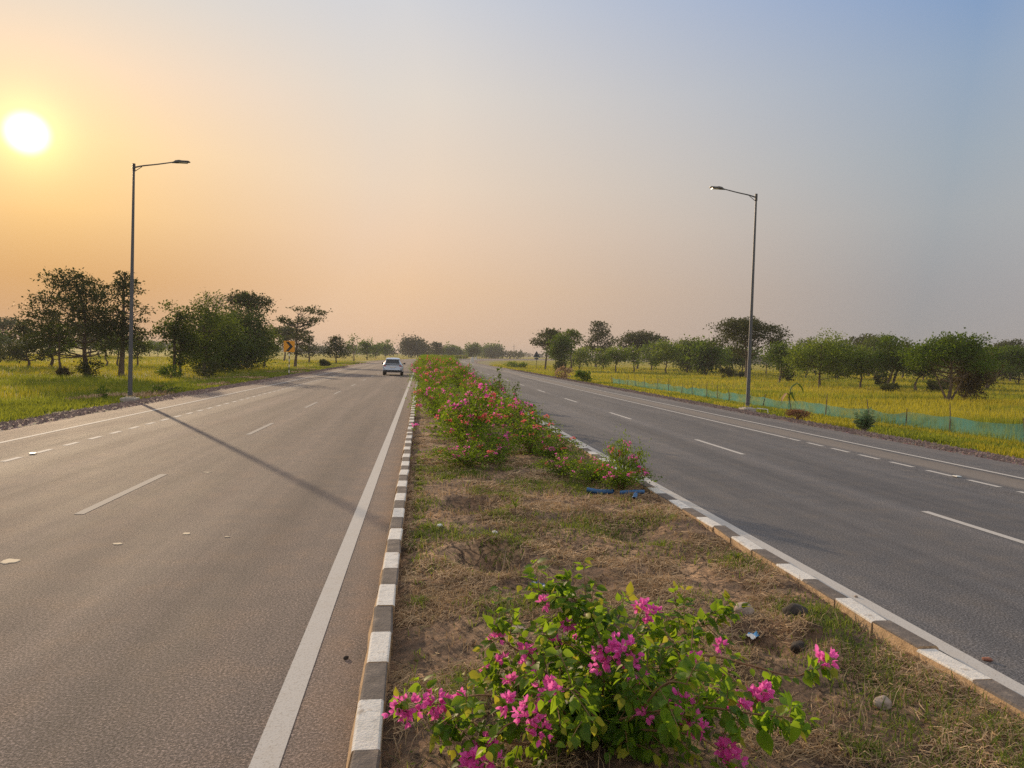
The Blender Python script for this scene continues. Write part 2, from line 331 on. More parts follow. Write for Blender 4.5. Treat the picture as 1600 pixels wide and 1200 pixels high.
strip('gravel_shoulder', [-12.3, -11.6, -11., -10., -9.9], [-.25, -.14, -.09, -.046, -.1], SR, GRAV, jag=-.5)
strip('gravel_shoulder', [12.8, 13., 13.9, 14.7, 15.3], [-.1, -.046, -.09, -.14, -.25], SR, GRAV, jag=.5)
strip('grass_verge', [-17.5, -14.5, -11.4], [-.5, -.36, -.19], SR, VERGE)
strip('grass_verge', [14.4, 17., 20.], [-.19, -.36, -.5], SR, VERGE)
def zroad(lat):
    return np.interp(lat, [-10.15, -8.85, -6.5, 9., 11.5, 13.1], [-.04, -.02, 0, 0, -.02, -.04])
def line(lat0, lat1, segs, label, m=None):
    """segs: list of (s0, s1)"""
    V = []; F = []; n = 0
    for a, b in segs:
        S = np.array([a, b]) if b-a < 6 else stations(a, b, 2., .02)
        for s in S:
            for l in (lat0, lat1):
                x, y = path(s, l); V.append((float(x), float(y), float(zroad(l))+.004))
        for i in range(len(S)-1): F.append((n+2*i, n+2*i+1, n+2*i+3, n+2*i+2))
        n += 2*len(S)
    return tag(link('road_marking', mesh_np('road_marking', V, F, m or PAINT)), kind='structure', label=label)
line(-.82, -.67, [(-5, 1100)], 'solid white line beside the left kerb')
line(3.84, 3.99, [(-5, 1100)], 'solid white line beside the right kerb')
PAINT_OLD = paint('dusty_road_paint', (.30,.28,.265))
line(-4.24, -4.12, [(a, a+3.05) for a in np.arange(.65, 500, 9)], 'broken white lane line on the left carriageway', PAINT_OLD)
line(7.17, 7.29, [(a, a+2.9) for a in np.arange(-2.1, 500, 8.9)], 'broken white lane line on the right carriageway')
line(-8.92, -8.80, [(-5, 1100)], 'solid white edge line on the left carriageway')
line(11.42, 11.54, [(-5, 1100)], 'solid white edge line on the right carriageway')
line(-7.41, -7.29, [(a, a+.6) for a in np.arange(5.98, 60, 1.15)]+[(60, 62), (63, 65)], 'short dashes on the left carriageway')
line(10.08, 10.20, [(a, a+.75) for a in np.arange(4.8, 19, 1.15)]+[(19.2, 75)], 'short dashes then solid line on the right carriageway')
def kerb(side):
    rng = np.random.default_rng(5+side)
    # profile across (from road side to median side)
    if side < 0: prof = [(-.352, -.05), (-.303, .185), (-.297, .2), (-.287, .205), (-.178, .205), (-.169, .2), (-.165, .19), (-.165, -.05)]
    else: prof = [(3.537, -.05), (3.495, .185), (3.488, .2), (3.478, .205), (3.358, .205), (3.349, .2), (3.345, .19), (3.345, -.05)]
    P = np.array(prof); k = len(P); V = []; F = []; M = []; n = 0
    blocks = [(a, a+.5) for a in np.arange(0, 260, .5)]+[(a, a+2.) for a in np.arange(260, 1000, 2.)]
    for a, b in blocks:
        idx = int(round(a/.5)) if a < 260 else int(a/2)
        white = (idx % 2 == 1) if side < 0 else (idx % 2 == 0)
        dz = rng.normal(0, .005, 2); dx = rng.normal(0, .006, 2); g = .004 if a < 60 else 0
        for q, s in enumerate((a+g, b-g)):
            x, y = path(np.full(k, s), P[:, 0]+dx[q]+.002*rng.normal(size=k)); V += list(zip(x, y, P[:, 1]+dz[q]))
        for j in range(k-1):
            F.append((n+j, n+j+1, n+k+j+1, n+k+j)) if side < 0 else F.append((n+j, n+k+j, n+k+j+1, n+j+1))
            top = 1 <= j <= 5 if side > 0 else 0 < j <= 5
            M.append((0 if white else 1) if top else 2)
        if a < 40:
            for q in (0, k): 
                for j in range(1, k-1): F.append((n+q, n+q+j, n+q+j+1, n+q+j+1)[:3]+(n+q+j+1,)); M.append(2)
        n += 2*k
    F4 = [f for f in F if f[2] != f[3]]; M4 = [m for f, m in zip(F, M) if f[2] != f[3]]
    F3 = [f[:3] for f in F if f[2] == f[3]]; M3 = [m for f, m in zip(F, M) if f[2] == f[3]]
    me = mesh_np('kerb', V, [np.array(F4), np.array(F3)], [KW, KD, KS], [np.array(M4), np.array(M3)])
    tag(link('kerb', me), kind='structure', label='white and dark painted kerb on the %s side of the median' % ('left' if side < 0 else 'right'))
kerb(-1); kerb(1)
PITS = [(.76, 9.5, .40, .20), (.72, 6.95, .40, .24), (2.41, 4.85, .30, .17), (2.45, 8.0, .45, .13), (1.2, 5.6, .2, .05), (2.75, 4.75, .12, .09), (3.2, 9.6, .25, .09)]
MOUNDS = [(1.25, 5.55, .35, .07), (2.2, 4.6, .3, .06), (2.75, 5.0, .35, .07), (.45, 7.0, .3, .05), (2.6, 7.6, .4, .06), (1.0, 9.2, .4, .05), (.95, 3.7, .5, .05), (1.9, 6.6, .4, .05)]
def soil_z(x, y):
    v = Vector((x, y, 0)); z = .105+.055*mnoise.fractal(v*.9, 1., 2., 4)+.02*mnoise.fractal(v*5.+Vector((9, 0, 0)), 1., 2., 4)+.012*mnoise.noise(v*22)
    for px, py, r, d in PITS:
        q = ((x-px)**2+((y-py)*.8)**2)/r/r
        if q < 6: z += -d*math.exp(-q*1.3)+d*.35*math.exp(-(math.sqrt(q)-1.25)**2*5)
    for px, py, r, d in MOUNDS:
        q = ((x-px)**2+(y-py)**2)/r/r
        if q < 6: z += d*math.exp(-q)
    z += .055*max(0, min(1, (x-2.6)/.6)); e = min(x+.17, 3.35-x)
    return z-.03*max(0, 1-e/.15)
def median():
    xs = np.linspace(-.2, 3.38, 90); ys = np.concatenate([np.arange(1.5, 9, .045), np.arange(9, 16, .09), np.arange(16, 40, .4)])
    V = np.array([(x, y, soil_z(x, y)) for y in ys for x in xs]); n, k = len(ys), len(xs)
    i = np.arange(n-1)[:, None]*k; j = np.arange(k-1)[None]; F = np.stack([i+j, i+j+1, i+k+j+1, i+k+j], -1).reshape(-1, 4)
    tag(link('median_soil', mesh_np('median_soil', V, F, SOIL, smooth=True)), kind='structure')
    strip('median_soil', [-.2, 1.5, 3.38], [.08, .12, .08], stations(39.9, 1000, 2., .02), SOIL)
median()
# ---------------------------------------------------------------- trees
LEAFQ = ([(0, 0, 0), (.55, .34, .05), (1.1, 0, -.06), (.5, -.34, .05)], [(0, 1, 2, 3)])
def rdir(rng, n): return unit(rng.normal(size=(n, 3)))
def crown_points(kind, rng, h, w, cb, cx):
    """clump centres (n,3), radii (n,), flatness"""
    w = w*1.12; rx = w/2; P = []; Rr = []; fl = .8
    H = h-cb
    def ell(n, c, r, inner=.55):
        d = rdir(rng, n); q = inner+(1-inner)*rng.random(n)**.6
        return np.array(c)+d*q[:, None]*np.array(r)
    if kind in ('round', 'crooked'):
        n = 30; P = ell(n, (cx, 0, cb+H*.52), (rx*.80, rx*.80, H*.40)); P += rng.normal(size=(n, 3))*np.array([.07*w, .07*w, .09*H]); Rr = rng.uniform(.09, .22, n)*w; fl = .72
    elif kind == 'dense':
        n = 60; P = ell(n, (cx, 0, cb+H*.48), (rx*.85, rx*.85, H*.46), .3); Rr = rng.uniform(.13, .22, n)*w; fl = .9
    elif kind == 'wide':
        n = 55; a = rng.random(n)*2*math.pi; q = np.sqrt(rng.random(n)); z = cb+H*(.25+.62*np.sqrt(np.clip(1-(q*.95)**2, 0, 1)))-rng.random(n)*H*.30
        P = np.stack([cx+q*rx*np.cos(a), q*rx*np.sin(a), z], 1); Rr = rng.uniform(.09, .16, n)*w; fl = .6
    elif kind == 'thorn':
        n = 46; P = ell(n, (cx, 0, cb+H*.5), (rx*.8, rx*.8, H*.44), .1); Rr = rng.uniform(.14, .24, n)*w; fl = 1.
    elif kind == 'umbrella':
        n = 38; a = rng.random(n)*2*math.pi; q = np.sqrt(rng.random(n)); z = h-.32*H*q**2*rng.uniform(.7, 1.3, n)-.06*H-rng.choice([0, 0, 0, .16, .3], n)*H
        P = np.stack([cx+q*rx*.9*np.cos(a), q*rx*.9*np.sin(a), z], 1); Rr = rng.uniform(.10, .17, n)*w; fl = .42
        m = 10; a = rng.random(m)*2*math.pi; q = rng.uniform(.1, .6, m)
        P = np.vstack([P, np.stack([cx+q*rx*np.cos(a), q*rx*np.sin(a), cb+H*rng.uniform(.05, .45, m)], 1)]); Rr = np.concatenate([Rr, rng.uniform(.07, .12, m)*w])
    elif kind == 'layered':
        tiers = 7; L = []; Q = []
        for i in range(tiers):
            f = (i+.5)/tiers; rad = rx*(1.02-.75*max(0, f-.35)/.65)*rng.uniform(.75, 1.1); m = int(5+4*(1-f)+rng.integers(0, 3)); a0 = rng.random()*6.28
            for k in range(m):
                a = a0+k*2*math.pi/m+rng.normal(0, .3); q = rng.uniform(.25, 1.)
                L.append((cx*f+cx*.3+q*rad*math.cos(a), q*rad*math.sin(a), cb+H*f*.93+rng.normal(0, .035*H))); Q.append(w*rng.uniform(.09, .16))
        P = np.array(L); Rr = np.array(Q); fl = .40
    elif kind == 'sculpt':
        pads = [(-.62, .70, .26, .07), (-.3, .62, .2, .06), (.05, .93, .24, .06), (.35, .90, .22, .05), (.72, .86, .26, .06), (.45, .72, .3, .07), (.1, .70, .18, .05), (.3, .58, .25, .06), (.0, .45, .28, .07), (.25, .30, .22, .07), (-.15, .32, .2, .07), (.1, .14, .25, .08), (-.05, .02, .22, .07)]
        L = []; Q = []
        for px, pz, pr, pt in pads:
            for k in range(5):
                L.append((cx+rx*(px+rng.normal(0, pr*.45)), rx*rng.normal(0, .3), cb+H*(pz+rng.normal(0, pt*.4)))); Q.append(w*rng.uniform(.06, .10))
        P = np.array(L); Rr = np.array(Q); fl = .4
    elif kind == 'wispy':
        n = 20; P = ell(n, (cx, 0, cb+H*.55), (rx*.8, rx*.8, H*.42)); Rr = rng.uniform(.10, .18, n)*w; fl = .8
    P = np.asarray(P, float); P[:, 2] = np.clip(P[:, 2], max(.25, cb*.8), h)
    return P, np.asarray(Rr), fl
KM = {'round': (T_GREEN, 150), 'dense': (T_GREEN, 130), 'wide': (T_GREEN, 150), 'thorn': (T_OLIVE, 120), 'umbrella': (T_DARK, 120), 'layered': (T_DARK, 110), 'sculpt': (T_DARK, 90), 'wispy': (T_GREEN, 60), 'crooked': (T_GREEN, 140)}
def bare_branches(mb, rng, p, d, L, r, depth):
    q = p+d*L; mid = (p+q)/2+rng.normal(size=3)*L*.06; mb.tube([p, mid, q], [r, r*.8, r*.6], 4, cap=False)
    if depth == 0: return
    for k in range(rng.integers(2, 4)):
        nd = unit(d+rng.normal(size=3)*.42+np.array([0, 0, .12])); bare_branches(mb, rng, q, nd, L*rng.uniform(.62, .82), r*.58, depth-1)
def make_tree(seed, kind, h, w, cb, cx, Y, leafmul=1., material=None, bark=None, lean=None):
    rng = np.random.default_rng(seed); mb = MB(); tr = .020*h+.03
    if kind == 'bare':
        top = np.array([cx*.3, 0, cb]); mb.tube(curve([(0, 0, 0), (.1, .05, cb*.5), top], 4), np.linspace(tr*.8, tr*.5, 9), 6, cap=False)
        H = h-cb
        for k in range(6):
            a = k/6*6.28+rng.random(); d = unit(np.array([math.cos(a)*w/2/H*.9, math.sin(a)*w/2/H*.9, 1.])); bare_branches(mb, rng, top-np.array([0, 0, rng.random()*H*.2]), d, H*.33, tr*.3, 4)
        return mb.me('trunk', [bark or PALEBARK]), None
    P, Rr, fl = crown_points(kind, rng, h, w, cb, cx)
    lean = cx*.6 if lean is None else lean
    z1 = max(cb, .25*h) if kind != 'dense' else .45*h
    if kind == 'crooked': tp = curve([(0, 0, 0), (-.05, 0, z1*.6), (.12*w, .1, z1*1.15), (.42*w, .1, z1*1.6)], 5)
    else: tp = curve([(0, 0, -.05), (lean*.25+rng.normal(0, .02)*h, rng.normal(0, .015)*h, z1*.5), (lean*.6, rng.normal(0, .02)*h, z1), (lean*.9+rng.normal(0, .02)*h, rng.normal(0, .02)*h, z1+(h-z1)*.45), (cx+rng.normal(0, .03)*h, 0, z1+(h-z1)*.8)], 5)
    n = len(tp); rr = tr*(1.25-.95*np.linspace(0, 1, n)**.8); rr[0] *= 1.35; mb.tube(tp, rr, 7, cap=False)
    if kind in ('dense', 'thorn', 'wide') and rng.random() < .8:
        for k in range(2):
            a = rng.random()*6.28; mb.tube(curve([(.1*math.cos(a), .1*math.sin(a), 0), (.12*w*math.cos(a), .12*w*math.sin(a), z1*.8), (.28*w*math.cos(a)+cx*.5, .28*w*math.sin(a), z1+(h-z1)*.4)], 4), np.linspace(tr*.7, tr*.2, 9), 5, cap=False)
    for c, r in zip(P, Rr):
        d = np.linalg.norm(tp[:, :2]-c[:2], axis=1); zc = c[2]-.45*d; k = int(np.argmin(np.abs(tp[:, 2]-zc)+np.where(tp[:, 2] < min(cb, z1)*.7, 5, 0)))
        a = tp[k]; m = (a+c)/2+np.array([0, 0, -.08*np.linalg.norm(c-a)])+rng.normal(size=3)*.05*r
        mb.tube(curve([a, m, c], 3), np.linspace(min(rr[k]*.6, tr*.32), tr*.06, 7), 4, cap=False)
    M, cnt = KM[kind]; M = material or M
    s = .05+.0021*Y; area = math.pi*(Rr**2)*1.0
    N = np.maximum(12, (area/(s*s)*2.8*leafmul*(cnt/120)).astype(int))
    LP = []; LA = []; LN = []
    for c, r, k in zip(P, Rr, N):
        # each clump is itself a few twig tufts so that its outline stays ragged
        tn = 7; tw = c+rdir(rng, tn)*np.array([1, 1, fl])*r*rng.uniform(.3, 1., (tn, 1)); idx = rng.integers(0, tn, k)
        q = tw[idx]+rng.normal(size=(k, 3))*np.array([.42, .42, .42*fl])*r
        LP.append(q); LA.append(unit(q-c)+rng.normal(size=(k, 3))*.8); LN.append(np.array([0, 0, 1.])+rng.normal(size=(k, 3))*.6)
    LP = np.vstack(LP); LP[:, 2] = np.maximum(LP[:, 2], .05); sz = s*rng.uniform(.6, 1.35, len(LP))
    V, F = scatter(*LEAFQ, LP, np.vstack(LA), np.vstack(LN), sz)
    return mb.me('trunk', [bark or BARK]), mesh_np('crown', V, F, M)
G0 = -.46
def put_tree(name, label, cat, x, y, tm, lm, group=None, rz=0, sc=1):
    o = thing(name, label, cat, (x, y, G0), rz, group); o.scale = (sc, sc, sc)
    link('trunk', tm, o)
    if lm: link('crown', lm, o)
    return o
TR = [
('layered',-26.9,63.6,8.9,7.2,2.2,-0.7,'tallest spreading dark tree at left, its tiered crown just left of the left lamp pole'),
('layered',-24.8,64.9,9.1,3.8,3.1,0.3,'tall slender tree standing directly behind the left street lamp pole'),
('layered',-41.8,84.8,5.2,4.2,1.0,-0.3,'low wide branching dark tree near the left edge beside the bare shrub'),
('layered',-41.5,88.8,6.8,4.2,1.2,0.2,'dark tree behind and left of the tallest tiered tree'),
('wispy',-28.5,62.5,4.2,2.8,1.4,-0.1,'small thin tree with a reddish slanting trunk under the tallest left tree'),
('wispy',-38.7,96.6,4.1,2.4,0.8,-0.1,'thin twin-looking sapling far behind the left field, just right of the tallest tree trunk'),
('wispy',-37.8,97.8,4.6,2.3,0.8,0.3,'thin small tree in the far left field left of the slender lamp-side tree'),
('round',-36.2,99.9,4.4,2.8,1.0,0.2,'small round tree far in the field just right of the left lamp pole'),
('bare',-56.5,110.0,3.1,3.0,0.3,0.1,'pale leafless little tree at the far left edge'),
('layered',-46.8,86.3,4.6,3.7,0.8,0.1,'dark tree cut by the left picture edge'),
('round',-21.3,67.2,6.6,3.2,1.0,0.2,'leafy tree at the left end of the roadside thicket'),
('round',-20.9,67.4,4.9,2.0,0.9,-0.0,'smaller low tree in front of the left end of the thicket'),
('round',-19.1,68.7,6.8,4.8,0.5,0.1,'big dense green bushy tree leafy to the ground in the middle of the left thicket'),
('dense',-23.0,94,7.2,7.6,0.4,0.5,'dark dense tree forming the right half of the left thicket'),
('dense',-22.0,80.,6.0,5.6,.4,.6,'mid-green tree filling the middle of the left thicket'),
('bare',-22.7,84.4,9.2,2.8,5.6,-0.1,'leafless pale fan-shaped treetop rising out of the left thicket'),
('umbrella',-22.1,98.6,9.8,5.3,5.9,-0.3,'dark umbrella-topped tree standing above the left thicket'),
('round',-21.2,103.8,5.8,4.1,0.8,0.2,'mid-height tree between the left thicket and the chevron sign'),
('sculpt',-18.4,111.7,9.2,7.3,2.1,0.5,'dark tree with flat wind-swept pads of leaves just behind the chevron sign'),
('layered',-24.0,163.6,7.2,3.2,1.4,-0.2,'narrow dark tree behind and right of the padded tree by the chevron sign'),
('layered',-17.2,154.7,5.9,5.7,1.6,-0.3,'dark flat-crowned tree standing alone left of the roadside row'),
('wispy',-18.1,203.6,7.1,4.1,1.0,-0.2,'sparse see-through tree at the head of the left roadside row'),
('round',-17.5,245.5,6.3,5.4,0.8,-0.2,'first round tree in the left roadside row after the sparse one'),
('round',-18.1,304.4,6.2,5.4,0.8,-0.1,'second round tree in the left roadside row after the sparse one'),
('round',-16.8,352.6,7.5,6.6,0.9,0.3,'last round tree of the left roadside row, above the white car'),
('umbrella',23.9,140.7,7.5,6.2,3.6,0.8,'dark flat-topped tree above the triangular sign on the right'),
('umbrella',30.4,147.2,8.2,4.9,2.7,-0.7,'second dark flat-topped tree from the triangular sign'),
('dense',24.7,130.8,6.9,4.0,1.5,0.2,'green bushy tree in front of the two flat-topped trees on the right'),
('layered',44.3,183.8,11.9,8.5,3.9,0.6,'tall dark tiered tree rising right of the two flat-topped trees'),
('round',34.3,157.5,4.3,5.0,0.6,0.3,'low bright green bush-like tree under the tall dark tiered tree'),
('round',39.4,156.1,4.4,5.0,1.0,0.2,'yellowish green low tree right of the tall dark tiered tree'),
('round',33.6,124.6,4.5,3.4,1.8,0.3,'small slim-trunked tree in front of the broad dark crown'),
('round',39.7,134.2,4.8,3.5,1.3,-0.3,'small light green tree just left of the long dark green hedge of trees'),
('umbrella',50.0,166.7,8.5,10.7,3.1,0.8,'broad low dark crown behind the green trees right of the road bend'),
('round',49.1,153.1,5.9,5.1,1.2,-0.0,'green tree below the right half of the broad dark crown'),
('round',44.0,128.6,5.9,5.3,1.3,0.1,'fork-trunked green tree in front of the broad dark crown'),
('dense',51.9,139.4,6.7,6.8,1.0,0.1,'wide dark green tree left of the pale bare tree'),
('dense',55.1,142.1,6.2,4.3,1.3,0.2,'dark green tree touching the pale bare tree'),
('bare',100.2,248.1,9.6,5.1,4.9,-0.2,'pale leafless tree far off in the gap left of the right lamp pole'),
('round',62.5,148.0,5.9,4.5,1.3,-0.0,'left one of two small green trees left of the right lamp pole'),
('round',65.3,150.3,5.6,3.4,1.6,0.1,'right one of two small green trees left of the right lamp pole'),
('umbrella',45.9,99.5,8.5,8.9,2.9,-0.3,'large dark umbrella-crowned tree directly behind the right lamp pole'),
('round',44.4,87.0,5.3,3.9,1.0,0.5,'slanting green tree first to the right of the right lamp pole'),
('round',42.2,73.7,5.4,6.1,1.1,0.1,'broad green tree with spreading limbs behind the bent banana plant'),
('dense',64.0,107.0,6.2,4.9,0.7,0.6,'dark thick-trunked tree behind the broad spreading green tree'),
('round',64.0,116.2,6.3,4.8,0.9,0.1,'green tree filling the gap behind and left of the broad spreading tree'),
('round',44.7,70.3,4.0,2.9,1.1,0.2,'small lollipop-shaped green tree above the milkweed shrub'),
('round',77.1,117.5,7.0,5.4,1.3,-0.4,'taller green tree behind the small lollipop-shaped one'),
('round',46.1,68.1,5.3,3.2,1.6,0.2,'left of two leaning thin-trunked trees in the right field'),
('round',46.9,68.4,5.1,2.5,2.2,1.4,'right of two leaning thin-trunked trees in the right field'),
('crooked',47.9,66.3,4.2,3.8,1.3,0.3,'tree with a trunk bent strongly to the right in the right field'),
('wide',37.4,48.2,5.1,4.8,1.4,0.0,'largest feathery round-topped tree in the right field'),
('thorn',39.8,49.5,3.5,2.9,0.3,0.5,'dark brownish thorny shrub tree right of the largest feathery tree'),
('wide',63.5,76.0,5.5,5.4,1.4,1.4,'feathery dome-crowned tree near the right edge behind the thorny shrub tree'),
('wide',87.7,98.8,3.7,6.8,1.0,0.2,'low flat feathery tree at the right edge of the picture'),
('umbrella',105.2,120.3,7.3,8.0,2.4,0.9,'bluish dark flat crown far behind at the right edge'),
('dense',-5.4,420.0,10.3,13.6,2.0,0.7,'big dark rounded crown straight above the far end of the left carriageway'),
('dense',1.9,440.0,7.1,8.3,2.2,-0.0,'lower dark crown joined to the big one at the end of the road'),
('layered',8.5,380.0,8.6,9.1,2.4,-0.7,'ragged-topped far tree above the far end of the median bushes'),
('dense',18.6,460.0,7.7,8.7,2.2,-0.0,'flat-topped hazy tree right of the ragged far tree'),
('dense',22.7,470.0,7.1,5.7,2.3,0.4,'small rounded hazy tree next to the flat-topped hazy one'),
('dense',29.7,430.0,8.5,8.6,2.5,0.2,'compact square-crowned tree beyond the road bend'),
('dense',54.4,560.0,8.7,16.7,2.4,-0.5,'wide domed hazy tree right of the compact square-crowned one'),
]
LIGHTS = {29, 30, 31, 32, 35, 43, 46}
for i, (k, x, y, h, w, cb, cx, lab) in enumerate(TR):
    mt = T_LIGHT if i in LIGHTS else (T_DARK if i in (56, 57) else T_MID if i in (7, 10, 11, 12, 13, 14, 17, 26, 35, 36, 37, 44, 45, 47, 49) else None)
    tm, lm = make_tree(100+i, k, h, w, cb, cx, y, material=mt, lean=(.9 if i == 48 else None))
    nm = 'bare_tree' if k == 'bare' else ('thorn_tree' if k in ('thorn', 'wide') else 'tree')
    put_tree(nm, lab, 'tree', x, y, tm, lm)
# middle-distance trees: six kinds copied over the far fields
protos = [make_tree(300+q, k, h, w, cb, cx, 200, .8) for q, (k, h, w, cb, cx) in enumerate([('round', 5.5, 5, 1.2, .2), ('dense', 6, 6, .8, 0), ('layered', 7.5, 6, 1.8, .2), ('umbrella', 8, 8, 3.5, 0), ('round', 4.5, 4, 1.3, -.2), ('wispy', 5, 4, 1.2, 0)])]
rng = np.random.default_rng(77); spots = []
for k in range(60):
    side = -1 if k % 2 else 1; y = rng.uniform(150, 400)
    if side < 0: x = -rng.uniform(.16, .72)*y
    else: x = rng.uniform(.42 if y > 240 else .36, .98)*y
    spots.append((x, y))
spots.sort(key=lambda p: p[0]/p[1])
ORD = lambda n: '%d%s' % (n, 'th' if 10 <= n % 100 <= 20 else {1: 'st', 2: 'nd', 3: 'rd'}.get(n % 10, 'th'))
sl = [s for s in spots if s[0] < 0]; sr = [s for s in spots if s[0] > 0]
for lst, nm in ((sl, 'far beyond the left field'), (sr, 'far beyond the right field')):
    for j, (x, y) in enumerate(lst):
        q = int(rng.integers(0, 6)); tm, lm = protos[q]
        put_tree('tree', 'small hazy tree %s, %s from the left' % (nm, ORD(j+1)), 'tree', x, y, tm, lm, 'hazy trees scattered '+nm, rng.random()*6, rng.uniform(.75, 1.15))
belt = [(.40, 118), (.455, 128), (.49, 140), (.53, 122), (.565, 132), (.60, 108), (.635, 126), (.67, 112), (.70, 130), (.735, 104), (.775, 118), (.81, 108), (.85, 124), (.43, 165), (.51, 172), (.585, 168), (.66, 160), (.74, 158), (.83, 150)]
for j, (q_, y) in enumerate(belt):
    q = int(rng.integers(0, 6)); tm, lm = protos[q]; put_tree('tree', 'tree in the green belt behind the right field, %s from the lamp pole' % ORD(j+1), 'tree', q_*y, y, tm, lm, 'trees of the green belt behind the right field', rng.random()*6, rng.uniform(.85, 1.1))
def woodland():
    rng = np.random.default_rng(9); P = []; 
    for k in range(330):
        a = math.radians(rng.uniform(-40, 60)); d = rng.uniform(520, 1050); x, y = d*math.sin(a), d*math.cos(a)
        if y < 250: continue
        s = rng.uniform(5, 9); w = rng.uniform(6, 16)
        m = 14; c = rdir(rng, m)*np.array([w/2, w/2, s*.38])*.8+np.array([x, y, G0+s*.55]); P.append(np.repeat(c, 22, 0)+rng.normal(size=(m*22, 3))*np.array([.16*w, .16*w, .12*s]))
    P = np.vstack(P); P[:, 2] = np.maximum(P[:, 2], G0+.3); n = len(P)
    V, F = scatter(*LEAFQ, P, rdir(rng, n), rdir(rng, n), rng.uniform(.9, 2., n))
    tag(link('distant_woodland', mesh_np('distant_woodland', V, F, T_DARK)), 'hazy low line of woodland along the horizon', 'woodland', kind='stuff')
woodland()
def bush(name, label, x, y, w, h, material, seed, cat='bush', z=G0, leaf=None, n=700):
    rng = np.random.default_rng(seed); s = leaf or (.04+.002*y)
    mb = MB()
    for k in range(7):
        a = rng.random()*6.28; q = rng.uniform(.2, .5)*w; mb.tube(curve([(0, 0, 0), (q*.4*math.cos(a), q*.4*math.sin(a), h*.4), (q*math.cos(a), q*math.sin(a), h*rng.uniform(.6, .9))], 3), np.linspace(.02, .006, 7), 4)
    c = rdir(rng, 16)*np.array([w*.33, w*.33, h*.32])+np.array([0, 0, h*.5]); P = c[rng.integers(0, 16, n)]+rng.normal(size=(n, 3))*np.array([w*.10, w*.10, h*.10]); P[:, 2] = np.maximum(P[:, 2], .03)
    V, F = scatter(*LEAFQ, P, unit(P-np.array([0, 0, h*.2]))+rng.normal(size=(n, 3))*.6, rdir(rng, n)+np.array([0, 0, .8]), s*rng.uniform(.6, 1.3, n))
    o = thing(name, label, cat, (x, y, z)); link('stem', mb.me('stem', [BARK]), o); link('foliage', mesh_np('foliage', V, F, material), o); return o
bush('bush', 'dark leafy bush at the foot of the tallest left tree', -26.4, 62.8, 2.1, 1.6, T_DARK, 1)
bush('bush', 'dark low bush under the pale leafless little tree at far left', -56, 109, 3.4, 1.7, T_DARK, 2)
bush('bush', 'reddish dry little bush at the slanting thin trunk', -28., 62., .9, .7, T_OLIVE, 3)
bush('bush', 'dark undergrowth at the foot of the big dense thicket tree', -17.6, 64, 2.2, 1.6, T_DARK, 4)
bush('bush', 'low light green bush at the left foot of the thicket', -20.2, 63, 2.2, 1.1, T_GREEN, 5)
bush('bush', 'dark lump of undergrowth under the right half of the thicket', -21.5, 92, 4, 2.2, T_DARK, 6)
bush('bush', 'small dark bush in the field right of the chevron sign', -14.8, 118, 1.7, 1.3, T_DARK, 7)
for j, (px, py, w, h) in enumerate([(42.6, 99, 2.0, 1.7), (46.5, 104, 3, 1.3), (46.0, 88, 1.8, 1.6), (52, 78, 1.9, 1.5), (50, 66, 1.8, 1.1), (41, 60, 1.5, .9), (24.0, 126, 2.2, 1.8), (60, 79, 3, 1.2)]):
    bush('bush', ['dark round bush in the far right field, left of the lamp pole', 'low dark bush between two round ones left of the lamp pole', 'dark bush just left of the right lamp pole foot', 'dark bush behind the two leaning trees', 'dark bush between the bent trunk and the feathery tree', 'low weedy bush right of the feathery tree trunk', 'dark bush at the trunk of the tree behind the triangular sign', 'low dark bushes under the dome-crowned tree'][j], px, py, w, h, T_DARK, 20+j)
bush('bush', 'yellow green roadside weed bush left of the right kerb stones', 19.5, 150, 5, 1.3, T_LIGHT, 41)
bush('dry_shrub', 'dry brown tumbled shrub at the gravel edge right of the lamp', 14.6, 27.0, .95, .42, leafmat('dry_twigs', (.14, .07, .04), (.32, .17, .09), (.3, .15, .07), .2, .8, 2.), 42, 'shrub', -.13, .05, 1500)
bush('shrub', 'small dark green plant at the left verge, left of the lamp pole', -13.9, 34.4, .55, .62, T_GREEN, 43, 'plant', -.32, .09, 160)
bush('shrub', 'low spreading green plant on the left gravel right of the lamp pole', -12.7, 38.7, 1.3, .5, T_GREEN, 44, 'plant', -.28, .1, 260)
bush('shrub', 'bluish green shrub at the far right verge beside pale grass', 14.9, 66.5, 1.6, 1.15, T_GREEN, 45, 'shrub', -.22, .2, 500)
bush('shrub', 'pale straw-coloured grass clump beside the bluish verge shrub', 14.1, 72, 1.9, 1.3, STRAW, 46, 'grass clump', -.22, .2, 500)
